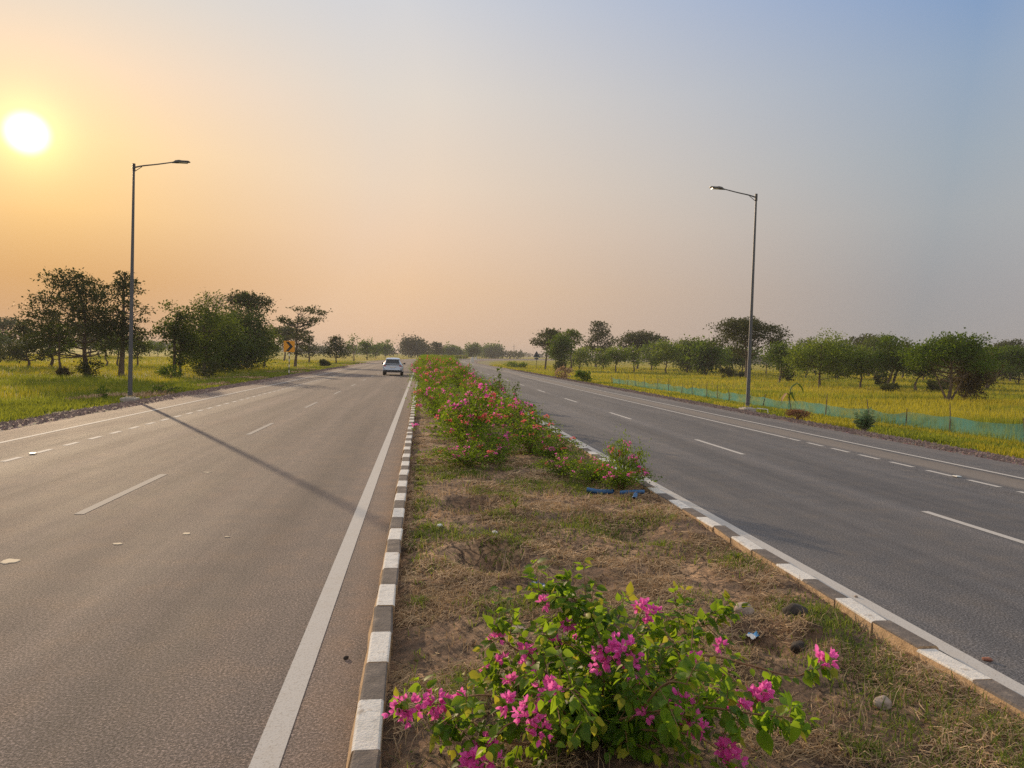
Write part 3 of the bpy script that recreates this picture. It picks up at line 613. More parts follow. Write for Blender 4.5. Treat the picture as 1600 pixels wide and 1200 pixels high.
# ---------------------------------------------------------------- grass and rice
def blades(name, P, hgt, wid, mat_, rng, lean=.25, label=None, seg=2, parent=None):
    n = len(P); a = rng.random(n)*6.283; d = np.stack([np.cos(a), np.sin(a), np.zeros(n)], 1); sd = np.stack([-np.sin(a), np.cos(a), np.zeros(n)], 1)
    hgt = np.broadcast_to(hgt, (n,)); wid = np.broadcast_to(wid, (n,)); L = (rng.random(n)*lean*2)[:, None]*hgt[:, None]
    up = np.array([0, 0, 1.])
    b0 = P-sd*wid[:, None]/2; b1 = P+sd*wid[:, None]/2
    if seg == 1:
        tip = P+d*L+up*hgt[:, None]; V = np.stack([b0, b1, tip], 1).reshape(-1, 3); F = np.arange(3*n).reshape(-1, 3)
    else:
        m = P+d*L*.35+up*hgt[:, None]*.6; m0 = m-sd*wid[:, None]*.4; m1 = m+sd*wid[:, None]*.4; tip = P+d*L*1.1+up*hgt[:, None]*.95
        V = np.stack([b0, b1, m1, m0, tip], 1).reshape(-1, 3); i = np.arange(n)[:, None]*5
        F = np.vstack([i+np.array([[0, 1, 2]]), i+np.array([[0, 2, 3]]), i+np.array([[3, 2, 4]])])
    return tag(link(name, mesh_np(name, V, F, mat_), parent), label, 'grass', kind='stuff')
def pick(rng, x0, x1, y0, y1, n, f):
    x = rng.uniform(x0, x1, n); u = rng.random(n); y = y0*(y1/y0)**u if y0 > 0 else rng.uniform(y0, y1, n)
    k = f(x, y); return x[k], y[k]
def rice(side, label, seed):
    rng = np.random.default_rng(seed); X = []; 
    for y0, y1, dens in ((14, 34, 60), (34, 60, 26), (60, 110, 8), (110, 190, 2.6)):
        wmax = min(120, .86*y1+4); n = int((y1-y0)*(wmax-16)*dens); x = rng.uniform(16, wmax, n)*side; y = rng.uniform(y0, y1, n)
        ok = (x/y > -.62) & (x/y < .90); X.append(np.stack([x[ok], y[ok]], 1))
    X = np.vstack(X); px = [mnoise.noise(Vector((a*.06, b*.11, 3))) for a, b in X[::1]]; px = np.array(px)
    fn = 18.6 if side > 0 else 15.5
    near = np.abs(X[:, 0]) > fn
    bund = np.abs(((X[:, 1]*1.+6*np.sin(X[:, 0]*.06))+9) % 21-1) < 1.3
    grn = (px > .18) | bund | (np.abs(X[:, 0]) < fn+ (0.5 if side > 0 else 2.5)) 
    h = rng.uniform(.24, .36, len(X))*(1+.5*bund); h = h*np.clip(1+.5*np.array([mnoise.fractal(Vector((a*.25, b*.3, 8)), 1., 2., 3) for a, b in X]), .45, 1.5); P = np.stack([X[:, 0], X[:, 1], np.full(len(X), G0)], 1)
    w = .008+.0008*X[:, 1]
    blades('rice_crop', P[near & ~grn], h[near & ~grn], w[near & ~grn], RICE, rng, .3, 'ripe golden rice crop in the %s field' % label, 1)
    blades('grass', P[near & grn], h[near & grn], w[near & grn], GRASSM, rng, .3, 'green grass strips between the rice plots of the %s field' % label, 1)
rice(-1, 'left', 3); rice(1, 'right', 4)
def verge(side, seed, label, a, b):
    rng = np.random.default_rng(seed); n = 60000; s = 9*(170/9)**rng.random(n); lat = rng.uniform(a, b, n)
    ed = np.array([mnoise.noise(Vector((q*.35, 4*side, 0))) for q in s])*.8
    inner = (np.abs(lat)-min(abs(a), abs(b))) > .5+ed+.4*rng.random(n)
    s, lat = s[inner], lat[inner]; x, y = path(s, lat)
    z = np.interp(np.abs(lat), [11.4, 14.5, 17.5] if side < 0 else [14.4, 17., 20.], [-.19, -.36, -.5])
    h = rng.uniform(.06, .22, len(s))*np.interp(np.abs(lat)-min(abs(a), abs(b)), [0, 1.5], [.45, 1.1]); px = np.array([mnoise.noise(Vector((q*.2, l*.5, 1))) for q, l in zip(s, lat)])
    g = px < (.02 if side > 0 else .3); P = np.stack([x, y, z], 1); w = .009+.0011*s
    blades('grass', P[g], h[g], w[g], GRASSM, rng, .35, 'green grass along the %s verge' % label, 2)
    blades('dry_grass', P[~g], h[~g]*1.1, w[~g], RICE if side > 0 else STRAW, rng, .35, 'yellow dry grass along the %s verge' % label, 2)
verge(-1, 11, 'left', -17.2, -11.5); verge(1, 12, 'right', 14.8, 19.5)
def stones():
    rng = np.random.default_rng(4); O = np.array([(1, 0, 0), (-1, 0, 0), (0, 1, 0), (0, -1, 0), (0, 0, 1), (0, 0, -1)], float); FO = np.array([(0,2,4),(2,1,4),(1,3,4),(3,0,4),(2,0,5),(1,2,5),(3,1,5),(0,3,5)])
    n = 15000; s = 11*(110/11)**rng.random(n); sd = rng.random(n) < .5; lat = np.where(sd, -rng.normal(11.1, .5, n), rng.normal(13.9, .5, n)); x, y = path(s, lat)
    z = np.interp(np.abs(lat), np.where(True, [9.9, 12.5], 0), [-.05, -.22]) if False else np.where(sd, np.interp(np.abs(lat), [10, 11, 11.6, 12.3], [-.046, -.09, -.14, -.25]), np.interp(lat, [13, 13.9, 14.7, 15.3], [-.046, -.09, -.14, -.25]))
    ok = np.where(sd, np.abs(lat) > 10.1, lat > 13.1); x, y, z, s = x[ok], y[ok], z[ok], s[ok]; n = len(x)
    V = O[None]*rng.uniform(.5, 1.2, (n, 6, 1))*(rng.uniform(.012, .045, n)*(1+s/60))[:, None, None]*rng.uniform(.6, 1.2, (n, 1, 3))+np.stack([x, y, z+.005], 1)[:, None]
    V += rng.normal(size=V.shape)*.006
    F = (FO[None]+(np.arange(n)*6)[:, None, None]).reshape(-1, 3)
    tag(link('gravel', mesh_np('gravel', V, F, leafmat('gravel_stones', (.09, .06, .055), (.33, .25, .22), (.1, .1, .1), .0, .9, 3.))), 'loose reddish grey gravel on both road shoulders', 'gravel', kind='stuff')
stones()
# ---------------------------------------------------------------- median litter
def median_cover():
    rng = np.random.default_rng(21)
    def pts(n, y0, y1, thr, sc, off):
        x = rng.uniform(-.12, 3.3, n); y = rng.uniform(y0, y1, n)
        m = np.array([mnoise.fractal(Vector((a*sc, b*sc, off)), 1., 2., 3) for a, b in zip(x, y)]); k = m+rng.normal(0, .12, n) > thr
        for px, py, r, d in PITS: k &= ((x-px)**2+(y-py)**2 > r*r*.7) | (rng.random(n) < .18)
        return x[k], y[k]
    V = []; F = []; n0 = 0
    for (y0, y1, n, wd, ln) in ((2.2, 6.5, 50000, .0036, .10), (6.5, 11, 34000, .0056, .12), (11, 18, 16000, .0085, .15), (18, 34, 5000, .012, .2)):
        x, y = pts(n, y0, y1, .08, 1.3, 5); m = len(x); z = np.array([soil_z(a, b) for a, b in zip(x, y)]); a = rng.random(m)*6.283
        L = ln*rng.uniform(.4, 1.5, m); d = np.stack([np.cos(a), np.sin(a), np.zeros(m)], 1); s = np.stack([-np.sin(a), np.cos(a), np.zeros(m)], 1); bend = rng.normal(0, .22, m)*L
        lift = np.abs(rng.normal(0, .016, m)); w = wd*rng.uniform(.6, 1.5, m); P = np.stack([x, y, z+.004], 1); rise = np.array([0, 0, 1.])
        A = P-d*L[:, None]/2; B = P+s*bend[:, None]+rise*lift[:, None]*1.2; D = P+d*L[:, None]/2+rise*(np.abs(rng.normal(0, .02, m)))[:, None]
        A[:, 2] = np.maximum(A[:, 2], .07)
        q = s*w[:, None]/2+rise*w[:, None]*.3; VV = np.stack([A-q, A+q, B+q, B-q, D+q*.4, D-q*.4], 1).reshape(-1, 3); i = np.arange(m)[:, None]*6+n0
        V.append(VV); F.append(np.vstack([i+np.array([[0, 1, 2, 3]]), i+np.array([[3, 2, 4, 5]])])); n0 += len(VV)
    tag(link('dry_straw', mesh_np('dry_straw', np.vstack(V), np.vstack(F), STRAW)), 'dry brown straw and dead grass littering the median soil', 'dry grass', kind='stuff')
    # upright dry wisps
    x, y = pts(9000, 2.2, 12, .15, 1.7, 8); m = len(x); P = np.stack([x, y, [soil_z(a, b) for a, b in zip(x, y)]], 1)
    blades('dry_grass', P, rng.uniform(.03, .13, m), .0016+.0006*y, STRAW, rng, .7, 'short upright tufts of dry grass on the median', 2)
    # green weeds in patches
    C0 = [(.02, y, .08, int(rng.uniform(0, 70))) for y in np.arange(4.4, 14, .45)]+[(rng.uniform(0, 3.2), rng.uniform(3, 13), rng.uniform(.10, .35), int(rng.uniform(30, 150))) for _ in range(75)]
    C0 += [(3.0, 5.3, .3, 500), (2.95, 4.6, .3, 300), (2.7, 4.2, .4, 300), (3.05, 6.7, .3, 300), (.9, 7.6, .3, 300), (1.9, 8.3, .5, 600), (2.8, 8.6, .35, 300), (.6, 5.6, .25, 200), (1.7, 11.2, .4, 600), (1.2, 10.2, .3, 300), (.5, 12.4, .5, 500), (2.4, 11., .5, 600), (3.1, 3.6, .4, 500), (2.6, 3.4, .35, 300)]
    Q = np.vstack([np.stack([rng.normal(cx, r*.5, k), rng.normal(cy, r*.7, k)], 1) for cx, cy, r, k in C0]); Q = Q[(Q[:, 0] > -.13) & (Q[:, 0] < 3.31)]
    P = np.stack([Q[:, 0], Q[:, 1], [soil_z(a, b) for a, b in Q]], 1); m = len(P)
    blades('weeds', P, rng.uniform(.02, .085, m), .0035+.0008*P[:, 1], WEED, rng, .9, 'small green weeds in patches on the median soil', 2)
    P2 = P[rng.random(m) < .35]; m = len(P2); P2[:, 2] += rng.uniform(.005, .05, m)
    V, F = scatter(*LEAFQ, P2, rng.normal(size=(m, 3))*np.array([1, 1, .3]), np.array([0, 0, 1.])+rng.normal(size=(m, 3))*.4, (.012+.001*P2[:, 1])*rng.uniform(.7, 1.6, m))
    tag(link('weeds', mesh_np('weeds', V, F, WEED)), 'broad-leaved green weed sprouts on the median soil', 'weeds', kind='stuff')
    n = 4200; x = rng.uniform(-.1, 3.3, n); y = 2.4*(14/2.4)**rng.random(n); O = np.array([(1, 0, 0), (-1, 0, 0), (0, 1, 0), (0, -1, 0), (0, 0, 1), (0, 0, -1)], float); FO = np.array([(0,2,4),(2,1,4),(1,3,4),(3,0,4),(2,0,5),(1,2,5),(3,1,5),(0,3,5)])
    V = O[None]*rng.uniform(.5, 1.2, (n, 6, 1))*(rng.uniform(.004, .018, n))[:, None, None]+np.stack([x, y, [soil_z(a, b)+.003 for a, b in zip(x, y)]], 1)[:, None]
    tag(link('pebbles', mesh_np('pebbles', V, (FO[None]+(np.arange(n)*6)[:, None, None]).reshape(-1, 3), leafmat('clod', (.05, .034, .024), (.40, .27, .17), (.1, .1, .1), 0., .95, 3.))), 'small clods and pebbles on the median soil', 'pebbles', kind='stuff')
median_cover()
# ---------------------------------------------------------------- bougainvillea
def leaf_template(n=4, fold=.22, curl=.18, w=.36):
    V = []; F = []
    for i in range(n+1):
        u = i/n; ww = w*math.sin(math.pi*min(1, u**.75))*(1-.25*u); zc = -curl*u*u
        V += [(u, -ww, zc+fold*ww), (u, 0, zc), (u, ww, zc+fold*ww)]
    for i in range(n):
        a = 3*i; F += [(a, a+1, a+4, a+3), (a+1, a+2, a+5, a+4)]
    return V, F
HLEAF = leaf_template(5); MLEAF = ([(0, 0, 0), (.5, .33, .10), (1.05, 0, -.10), (.5, -.33, .10), (.5, 0, -.02)], [(0, 4, 1), (1, 4, 2), (2, 4, 3), (3, 4, 0)])
BRACT = ([(0, 0, 0), (.35, .32, .10), (.8, .26, .22), (1.05, 0, .30), (.8, -.26, .22), (.35, -.32, .10), (.5, 0, .0)], [(0, 6, 1), (1, 6, 2), (2, 6, 3), (3, 6, 4), (4, 6, 5), (5, 6, 0)])
def flower_cluster(rng, size, k, br):
    """k florets of three papery bracts each; size = cluster radius"""
    P = []; A = []; N = []
    for i in range(k):
        d = unit(rng.normal(size=3)+np.array([0, 0, .5])); c = d*size*rng.uniform(.2, .95 if k > 5 else .6)*np.array([1, 1, .75]); a0 = unit(np.cross(d, rng.normal(size=3))); b0 = np.cross(d, a0)
        for j in range(3):
            th = j*2.094+rng.normal(0, .2); r = a0*math.cos(th)+b0*math.sin(th); P.append(c); A.append(r*.75+d*.75+rng.normal(size=3)*.12); N.append(d-r)
    P, A, N = map(np.array, (P, A, N)); return scatter(*BRACT, P, A, N, br*rng.uniform(.8, 1.2, len(P)))
def hero():
    rng = np.random.default_rng(31); base = np.array([.98, 3.68, .10])
    root = thing('bougainvillea_bush', 'large bougainvillea bush with magenta flowers in the foreground at the bottom of the picture', 'flowering bush', tuple(base))
    CN = [[(1.04,3.75,.33),(1.14,3.75,.57),(.93,3.8,.69),(.75,3.85,.81),(.56,3.9,.86)],[(.67,3.7,.26),(.36,3.6,.4),(.13,3.55,.39),(-.07,3.5,.39)],[(.79,3.8,.28),(.65,3.85,.45),(.52,3.9,.52),(.42,3.9,.6)],[(1.1,3.9,.26),(1.22,4.05,.48),(1.33,4.15,.63)],[(1.24,3.9,.32),(1.53,4.1,.47),(1.76,4.2,.51),(1.86,4.2,.53)],[(1.25,3.6,.39),(1.41,3.5,.61),(1.66,3.45,.58),(1.87,3.4,.54),(2.04,3.4,.59)],[(1.29,3.6,.29),(1.48,3.5,.41),(1.69,3.4,.45)],[(1.12,3.4,.36),(1.29,3.2,.50),(1.48,3.0,.56),(1.64,2.95,.56)],[(.95,3.6,.37),(.93,3.45,.6),(1.0,3.4,.66)],[(.76,3.5,.32),(.59,3.3,.55),(.51,3.2,.51)],[(.7,3.5,.26),(.45,3.3,.41),(.31,3.2,.33)],[(.96,3.4,.34),(1.14,3.2,.49),(1.23,3.1,.48)],[(1.09,3.4,.3),(1.27,3.2,.37),(1.38,3.1,.34)],[(.81,3.9,.2),(.54,4.,.34),(.4,4.,.25)],[(.86,3.8,.24),(.73,3.7,.53),(.69,3.7,.63)],[(1.32,3.9,.29),(1.5,4.,.35),(1.65,4.,.45)],[(.9,4.,.29),(1.06,4.2,.43),(1.18,4.3,.45)],[(1.12,4.,.28),(1.52,4.3,.38),(1.68,4.4,.46)],[(.84,3.3,.42),(.7,3.1,.64),(.62,3.,.70)],[(1.02,3.3,.41),(1.1,3.1,.66),(1.18,3.,.70)],[(.93,3.78,.70),(.88,3.83,.76),(.80,3.85,.85)],[(.46,3.4,.26),(.27,3.3,.41),(.2,3.3,.45)]]
    st = MB(); LP = []; LA = []; LN = []; LS = []; TP = []; TA = []; TN = []; TS = []
    def leaf(p, a, s, tip=0):
        nrm = np.array([0, 0, 1.])+rng.normal(size=3)*.55; a = np.array(a, float); a[2] -= .35
        (TP if tip else LP).append(p); (TA if tip else LA).append(a); (TN if tip else LN).append(nrm); (TS if tip else LS).append(s)
    def cane(c, r0, r1, twigs, leafs):
        n = len(c); st.tube(c-base, np.linspace(r0, r1, n), 6)
        for i in range(2, n):
            d = unit(c[i]-c[i-1]); f = i/n
            for _ in range(leafs):
                p = c[i-1]+(c[i]-c[i-1])*rng.random(); sd = unit(np.cross(d, rng.normal(size=3))); leaf(p-base+sd*.012, sd*.8+d*.5+rng.normal(size=3)*.25, rng.uniform(.05, .09)*(1.05-.35*f), f > .82 and rng.random() < .7)
            if twigs and f > .15 and rng.random() < twigs:
                sd = unit(np.cross(d, rng.normal(size=3))+np.array([0, 0, .3])); L = rng.uniform(.10, .26); q = np.array([c[i], c[i]+(d*.4+sd)*L*.5, c[i]+(d*.4+sd)*L+np.array([0, 0, -.02])]); cane(curve(q, 4), .003, .0012, 0, 2)
    for pts in CN:
        b = base+np.append(rng.normal(size=2)*.03, -.02); first = np.array(pts[0]); q = curve([b, (b+first)/2+np.append(rng.normal(size=2)*.04, .03)]+pts, 6); cane(q, .010, .0022, .52, 1)
    # short inner shoots keep the heart of the bush full
    for k in range(24):
        a = rng.random()*6.283; rr = rng.uniform(.08, .50); e = base+np.array([rr*math.cos(a)*1.25, rr*math.sin(a)*.75, rng.uniform(.1, .46)*(1.1-rr)]); q = curve([base+rng.normal(size=3)*.03, (base+e)/2+np.array([0, 0, .10]), e], 5); cane(q, .006, .0016, .35, 1)
    for k in range(9): a = rng.random()*6.283; st.tube(curve([(0, 0, -.06), (.02*math.cos(a), .02*math.sin(a), .12), (.08*math.cos(a), .08*math.sin(a), .30)], 4), np.linspace(.016, .009, 9), 6)
    for p in [(1.51,2.95,.60),(1.55,2.95,.59),(1.58,2.95,.57),(1.49,2.95,.52),(1.64,2.95,.56)]:
        leaf(np.array(p)-base, (rng.normal(0, .3), rng.normal(0, .2), -1.2), .12)
    st.build('stem', [B_STEM], root, True)
    link('foliage', mesh_np('foliage', *scatter(*HLEAF, np.array(LP), np.array(LA), np.array(LN), np.array(LS)), B_LEAF, smooth=True), root)
    link('young_foliage', mesh_np('young_foliage', *scatter(*HLEAF, np.array(TP), np.array(TA), np.array(TN), np.array(TS)), B_TIP, smooth=True), root)['label'] = 'yellow green young leaves at the shoot tips'
    FL = [(.68,3.84,.78,1),(.8,3.8,.67,1),(-.04,3.5,.4,7.5),(.1,3.58,.39,5.5),(.13,3.55,.32,2),(.22,3.58,.41,1),(.44,3.88,.58,1.5),(.48,3.9,.45,1),(.6,3.85,.51,3),(.73,3.75,.6,2),(.58,3.8,.47,1.5),(.6,3.6,.49,1),(.89,4.,.51,.8),(.39,3.9,.38,1),(.49,3.7,.43,1.5),(.44,3.4,.45,3),(.62,3.3,.54,5),(.51,3.25,.47,6),(.56,3.2,.42,3),(1.32,4.15,.64,3),(1.38,4.1,.62,2),(1.36,4.1,.57,1),(.92,3.42,.67,4),(1.,3.4,.7,6),(1.03,3.38,.61,4),(.9,3.45,.6,3),(1.06,3.4,.56,2),(1.41,3.6,.58,1),(1.66,3.8,.54,1),(2.04,3.4,.62,4),(1.25,3.3,.5,4),(1.06,3.25,.45,1),(1.66,3.4,.44,3),(1.71,3.4,.47,4),(1.54,3.35,.44,3.5),(1.23,3.15,.46,4),(1.27,3.12,.44,3),(1.4,3.1,.35,3),(1.41,3.08,.31,4),(.33,3.25,.32,4),(.27,3.2,.3,3),(.25,3.2,.27,3),(1.39,3.5,.6,1),(.35,3.2,.29,2),(1.56,3.3,.45,1)]
    for x, y, z, s in FL:
        s *= 1.25
        V, F = flower_cluster(rng, .014+.0095*s, int(2+3.2*s), .031)
        link('flower_cluster', mesh_np('flower_cluster', V+np.array((x, y, z))+np.array((-x, -y, 2.1-z))/math.hypot(x, y, 2.1-z)*.055-base, F, B_FLOW, smooth=True), root)
hero()
def bush_proto(seed, R_, H_, leaves, flowers, coral, ls):
    rng = np.random.default_rng(seed); st = MB(); P = []; A = []; FP = []
    nc = 16
    for k in range(nc):
        a = k/nc*6.283+rng.normal(0, .25); rr = R_*rng.uniform(.35, 1.15); hh = H_*rng.uniform(.5, 1.12)*(1.1-.35*rr/R_); droop = rng.uniform(0, .3)*hh if rr > .6*R_ else 0
        c = curve([(0, 0, 0), (rr*.35*math.cos(a), rr*.35*math.sin(a), hh*.7), (rr*.8*math.cos(a), rr*.8*math.sin(a), hh), (rr*1.1*math.cos(a), rr*1.1*math.sin(a), hh-droop)], 5)
        st.tube(c, np.linspace(.012, .003, len(c)), 4); n = leaves//nc; u = rng.random(n)**.75*(len(c)-1.001); i = u.astype(int); q = c[i]+(c[i+1]-c[i])*(u-i)[:, None]; sp = .17*R_
        q = q+rng.normal(size=(n, 3))*np.array([sp, sp, sp*.8]); P.append(q); A.append(rng.normal(size=(n, 3))+unit(q*np.array([1, 1, .3])))
        for w in range(2): 
            j = rng.integers(len(c)*.55, len(c)); FP.append(c[j]+np.append(rng.normal(size=2)*.06, .05+.05*rng.random()))
    P = np.vstack(P); P[:, 2] = np.maximum(P[:, 2], .02); A = np.vstack(A); A[:, 2] -= .3; n = len(P)
    lm = scatter(*MLEAF, P, A, np.array([0, 0, 1.])+rng.normal(size=(n, 3))*.6, ls*rng.uniform(.7, 1.3, n))
    yt = rng.random(n) < .0
    fl = []
    for p in [FP[i] for i in rng.permutation(len(FP))[:flowers]]:
        V, F = flower_cluster(rng, rng.uniform(.035, .075), int(rng.integers(4, 11)), .040 if ls < .07 else .06); fl.append((V+p, F, B_CORAL if rng.random() < coral else B_FLOW))
    return st.me('stem', [B_STEM]), mesh_np('foliage', *lm, B_LEAF2), [mesh_np('flower_cluster', V, F, m) for V, F, m in fl], (st, lm, fl)
NEAR = [bush_proto(500+q, .75, .8, 2300, (24, 11, 18, 15, 7)[q], .45, .055) for q in range(5)]+[bush_proto(510+q, .55, 1.0, 1700, (20, 9, 14)[q], .45, .06) for q in range(3)]
def far_mesh(pr):
    st, (lv, lf), fl = pr[3]; mb = MB()
    for V, F in zip(st.V, st.F): pass
    k = 0
    for V, F in zip(st.V, st.F):
        mb.add(V, F-k, 0); k += len(V)
    mb.add(lv, lf, 1)
    for V, F, m in fl: mb.add(V, F, 3 if m == B_CORAL else 2)
    return mb.me('bougainvillea_bush', [B_STEM, B_LEAF2, B_FLOW, B_CORAL])
FARP = [bush_proto(520+q, .9, 1.15, 2300, 26, .65, .085) for q in range(4)]; FARM = [far_mesh(p) for p in FARP]
rng = np.random.default_rng(8); rows = []
# left row starts 12.7 m ahead, right row 10.4 m ahead
Lrow = [(.85, 12.9, .8), (1.35, 13.7, .7), (.95, 14.4, .8)]; Rrow = [(2.95, 10.5, .55), (2.75, 11.3, .5), (2.35, 11.9, .5), (3.12, 10.9, .62), (2.55, 13.6, .75)]
y = 15.3
while y < 58: Lrow.append((rng.uniform(.95, 1.25) if y < 23 else rng.uniform(.45, .85), y, rng.uniform(.85, 1.1))); y += rng.uniform(1.7, 2.7)
y = 14.8
while y < 58: Rrow.append((rng.uniform(2.0, 2.65), y, rng.uniform(.85, 1.1))); y += rng.uniform(1.7, 2.7)
POS = {0: 'at the front end of the left row', 1: 'second in the left row, inside the front one', 2: 'third in the left row of the median'}
RPOS = {0: 'frontmost on the right, above the blue pipes', 1: 'low and sparse, behind the frontmost right one', 2: 'low sprawling one with a yellow tip at the left of the right cluster', 3: 'tall shoot hanging over the right white line', 4: 'sparse one where the right white line reappears'}
def place_near(lst, side, special):
    for j, (x, y, s) in enumerate(lst):
        pr = NEAR[int(rng.integers(0, 8))]; hs = s*rng.uniform(.65, 1.2)*np.interp(y, [12, 20, 40, 58], [.95, 1.1, 1.35, 1.5]); zz = soil_z(x, y)-.02
        lab = 'bougainvillea bush, '+(special[j] if j in special else '%s from the front in the %s median row' % (ORD(j+1), side))
        root = thing('bougainvillea_bush', lab, 'flowering bush', (x, y, zz), rng.random()*6.28, 'bougainvillea bushes planted along the median'); root.scale = (s*1.15, s*1.15, hs)
        if side == 'right' and j == 3: root.scale = (.42, .42, .85)
        if side == 'right' and j in (0, 1, 2): root.scale = (s*1.15, s*1.15, s*.9)
        link('stem', pr[0], root); link('foliage', pr[1], root)
        for m in pr[2]: link('flower_cluster', m, root)
place_near(Lrow, 'left', POS); place_near(Rrow, 'right', RPOS)
for row, (a, b) in (('left', (.35, .85)), ('right', (2.1, 2.9))):
    y = 59.; j = 0
    while y < 330:
        lt = rng.uniform(a, b); px, py = path(y, lt); j += 1
        o = link('bougainvillea_bush', FARM[int(rng.integers(0, 4))], None, (float(px), float(py), .08), rng.random()*6.28); s = rng.uniform(.9, 1.1); o.scale = (s, s, s*1.15)
        tag(o, 'distant pink bougainvillea bush in the far %s median row, %s from its front' % (row, ORD(j)), 'flowering bush', 'far bougainvillea bushes of the %s median row' % row); y += rng.uniform(1.5, 2.1)*max(1, y/110)
# an upright leafy shoot rising out of the bushes and one over the left line
def shoot(label, pts, n, seed, mtl=T_GREEN, ls=.07):
    rng = np.random.default_rng(seed); c = curve(pts, 8); mb = MB(); mb.tube(c-np.array(pts[0]), np.linspace(.012, .004, len(c)), 5)
    i = rng.integers(2, len(c), n); P = c[i]-np.array(pts[0])+rng.normal(size=(n, 3))*.05; A = rdir(rng, n)+np.array([0, 0, .3])
    o = thing('sapling', label, 'sapling', pts[0]); mb.build('stem', [BARK], o); link('foliage', mesh_np('foliage', *scatter(*MLEAF, P, A, rdir(rng, n)+np.array([0, 0, 1.]), ls*rng.uniform(.7, 1.3, n)), mtl), o)
shoot('tall upright dark green shoot poking out of the median bushes', [(2.35, 22, .1), (2.36, 22, .9), (2.33, 22, 1.65)], 110, 61, ls=.08)
shoot('dark green shoot right of the tall upright one among the median bushes', [(2.8, 22.3, .1), (2.85, 22.3, .8), (2.95, 22.3, 1.25)], 110, 62)
shoot('long branch reaching from the bushes over the left white line', [(.2, 40, .3), (-.4, 40, .9), (-1.05, 40, .78)], 26, 63)
shoot('dark shoot leaning over the left kerb far along the median', [(.1, 58, .3), (-.15, 58, 1.), (-.35, 58, 1.4)], 26, 64)
# seedlings on the bare soil
def seedling(label, x, y, h, n, L, seed, mtl=WEED, stake=None):
    rng = np.random.default_rng(seed); z = soil_z(x, y); o = thing('seedling', label, 'seedling', (x, y, z)); mb = MB(); mb.tube([(0, 0, -.02), (.005, 0, h*.5), (0, 0, h)], [.005, .004, .003], 5); mb.build('stem', [BARK], o)
    V = []; 
    fm = MB()
    for k in range(n):
        a = rng.random()*6.283; e = rng.uniform(.1, 1.1); d = np.array([math.cos(a)*math.cos(e), math.sin(a)*math.cos(e), math.sin(e)]); s = np.array([-math.sin(a), math.cos(a), 0]); w = .007+.0006*y; p0 = np.array([0, 0, h*rng.uniform(.6, 1.)]); l = L*rng.uniform(.6, 1.2); p1 = p0+d*l*.55; p2 = p0+d*l-np.array([0, 0, .25*l])
        fm.add([p0-s*w*.4, p0+s*w*.4, p1+s*w, p1-s*w, p2], [(0, 1, 2), (0, 2, 3), (3, 2, 4)])
    fm.build('leaf', [mtl], o)
    if stake:
        sk = MB(); sk.tube([(0, 0, 0), (stake[0], stake[1], stake[2])], [.004, .003], 5); so = sk.build('stick', [PALEBARK], None, loc=(x+stake[3], y, soil_z(x+stake[3], y)-.02)); tag(so, 'thin pale stick standing beside the seedling '+label.split('seedling ')[-1], 'stick')
seedling('spiky palm-like seedling in the middle of the bare median soil', 1.17, 8.8, .16, 16, .16, 1)
seedling('thin green seedling in the hollow nearer the left kerb', .8, 9.4, .18, 7, .07, 2)
seedling('small green seedling in the nearest deep hollow', .76, 6.9, .05, 8, .06, 3, stake=(.06, 0, .42, .02))
seedling('yellowish spiky seedling near the right kerb', 3.05, 6.66, .06, 18, .13, 4)
seedling('tiny seedling beside the crumpled blue wrapper', 2.36, 5.02, .10, 7, .07, 5, stake=(-.03, 0, .22, -.07))
seedling('pale green spiky seedling under the frontmost right bush', 2.75, 10.3, .22, 26, .16, 6)
seedling('spiky seedling in front of the left row of bushes', 1.05, 12.0, .12, 18, .16, 7)
seedling('thin seedling among weeds in the middle distance of the soil', 2.1, 10.4, .15, 9, .09, 8)
# ---------------------------------------------------------------- small things on the median and road
def rock(name, label, x, y, z, sx, sy, sz, m, seed, cat):
    import bmesh
    bm = bmesh.new(); bmesh.ops.create_icosphere(bm, subdivisions=3, radius=1)
    for v in bm.verts:
        k = 1+.28*mnoise.noise(v.co*1.3+Vector((seed, 0, 0)))+.08*mnoise.noise(v.co*4+Vector((seed, 0, 0))); v.co = Vector((v.co.x*sx*k, v.co.y*sy*k, v.co.z*sz*k))
    me = bpy.data.meshes.new(name); bm.to_mesh(me); bm.free(); me.materials.append(m)
    for p in me.polygons: p.use_smooth = True
    return tag(link(name, me, None, (x, y, z), seed), label, cat)
ROCKM = simple('stone', (.30, .24, .20), .9, .3, 12., bump=.02); DKROCK = simple('burnt_clod', (.035, .028, .024), .95, .5, 14., bump=.03)
rock('stone', 'round brown stone lying behind the blue wrapper', 2.55, 5.42, soil_z(2.55, 5.42)+.04, .085, .07, .055, ROCKM, 1, 'stone')
rock('clod', 'black lump of burnt earth behind the long bougainvillea branch', 2.63, 4.72, soil_z(2.63, 4.72)+.02, .06, .06, .05, DKROCK, 2, 'clod')
rock('clod', 'dark crumbly clod of earth right of the blue wrapper', 2.82, 5.15, soil_z(2.82, 5.15)+.03, .09, .08, .07, DKROCK, 3, 'clod')
WHT = simple('white_scrap', (.72, .70, .68), .7, .1, 20.)
rock('pebble', 'small white pebble near the left kerb', .25, 8.35, soil_z(.25, 8.35)+.012, .035, .03, .02, WHT, 4, 'pebble')
rock('pebble', 'small white pebble in the middle of the bare soil', .84, 7.96, soil_z(.84, 7.96)+.012, .035, .028, .02, WHT, 5, 'pebble')
rock('stone', 'flat pale stone behind the foreground bush', .72, 5.15, soil_z(.72, 5.15)+.02, .07, .05, .02, ROCKM, 6, 'stone')
rock('stone', 'grey stone at the bottom right in the dry grass', 2.7, 3.9, soil_z(2.7, 3.9)+.02, .06, .05, .035, ROCKM, 7, 'stone')
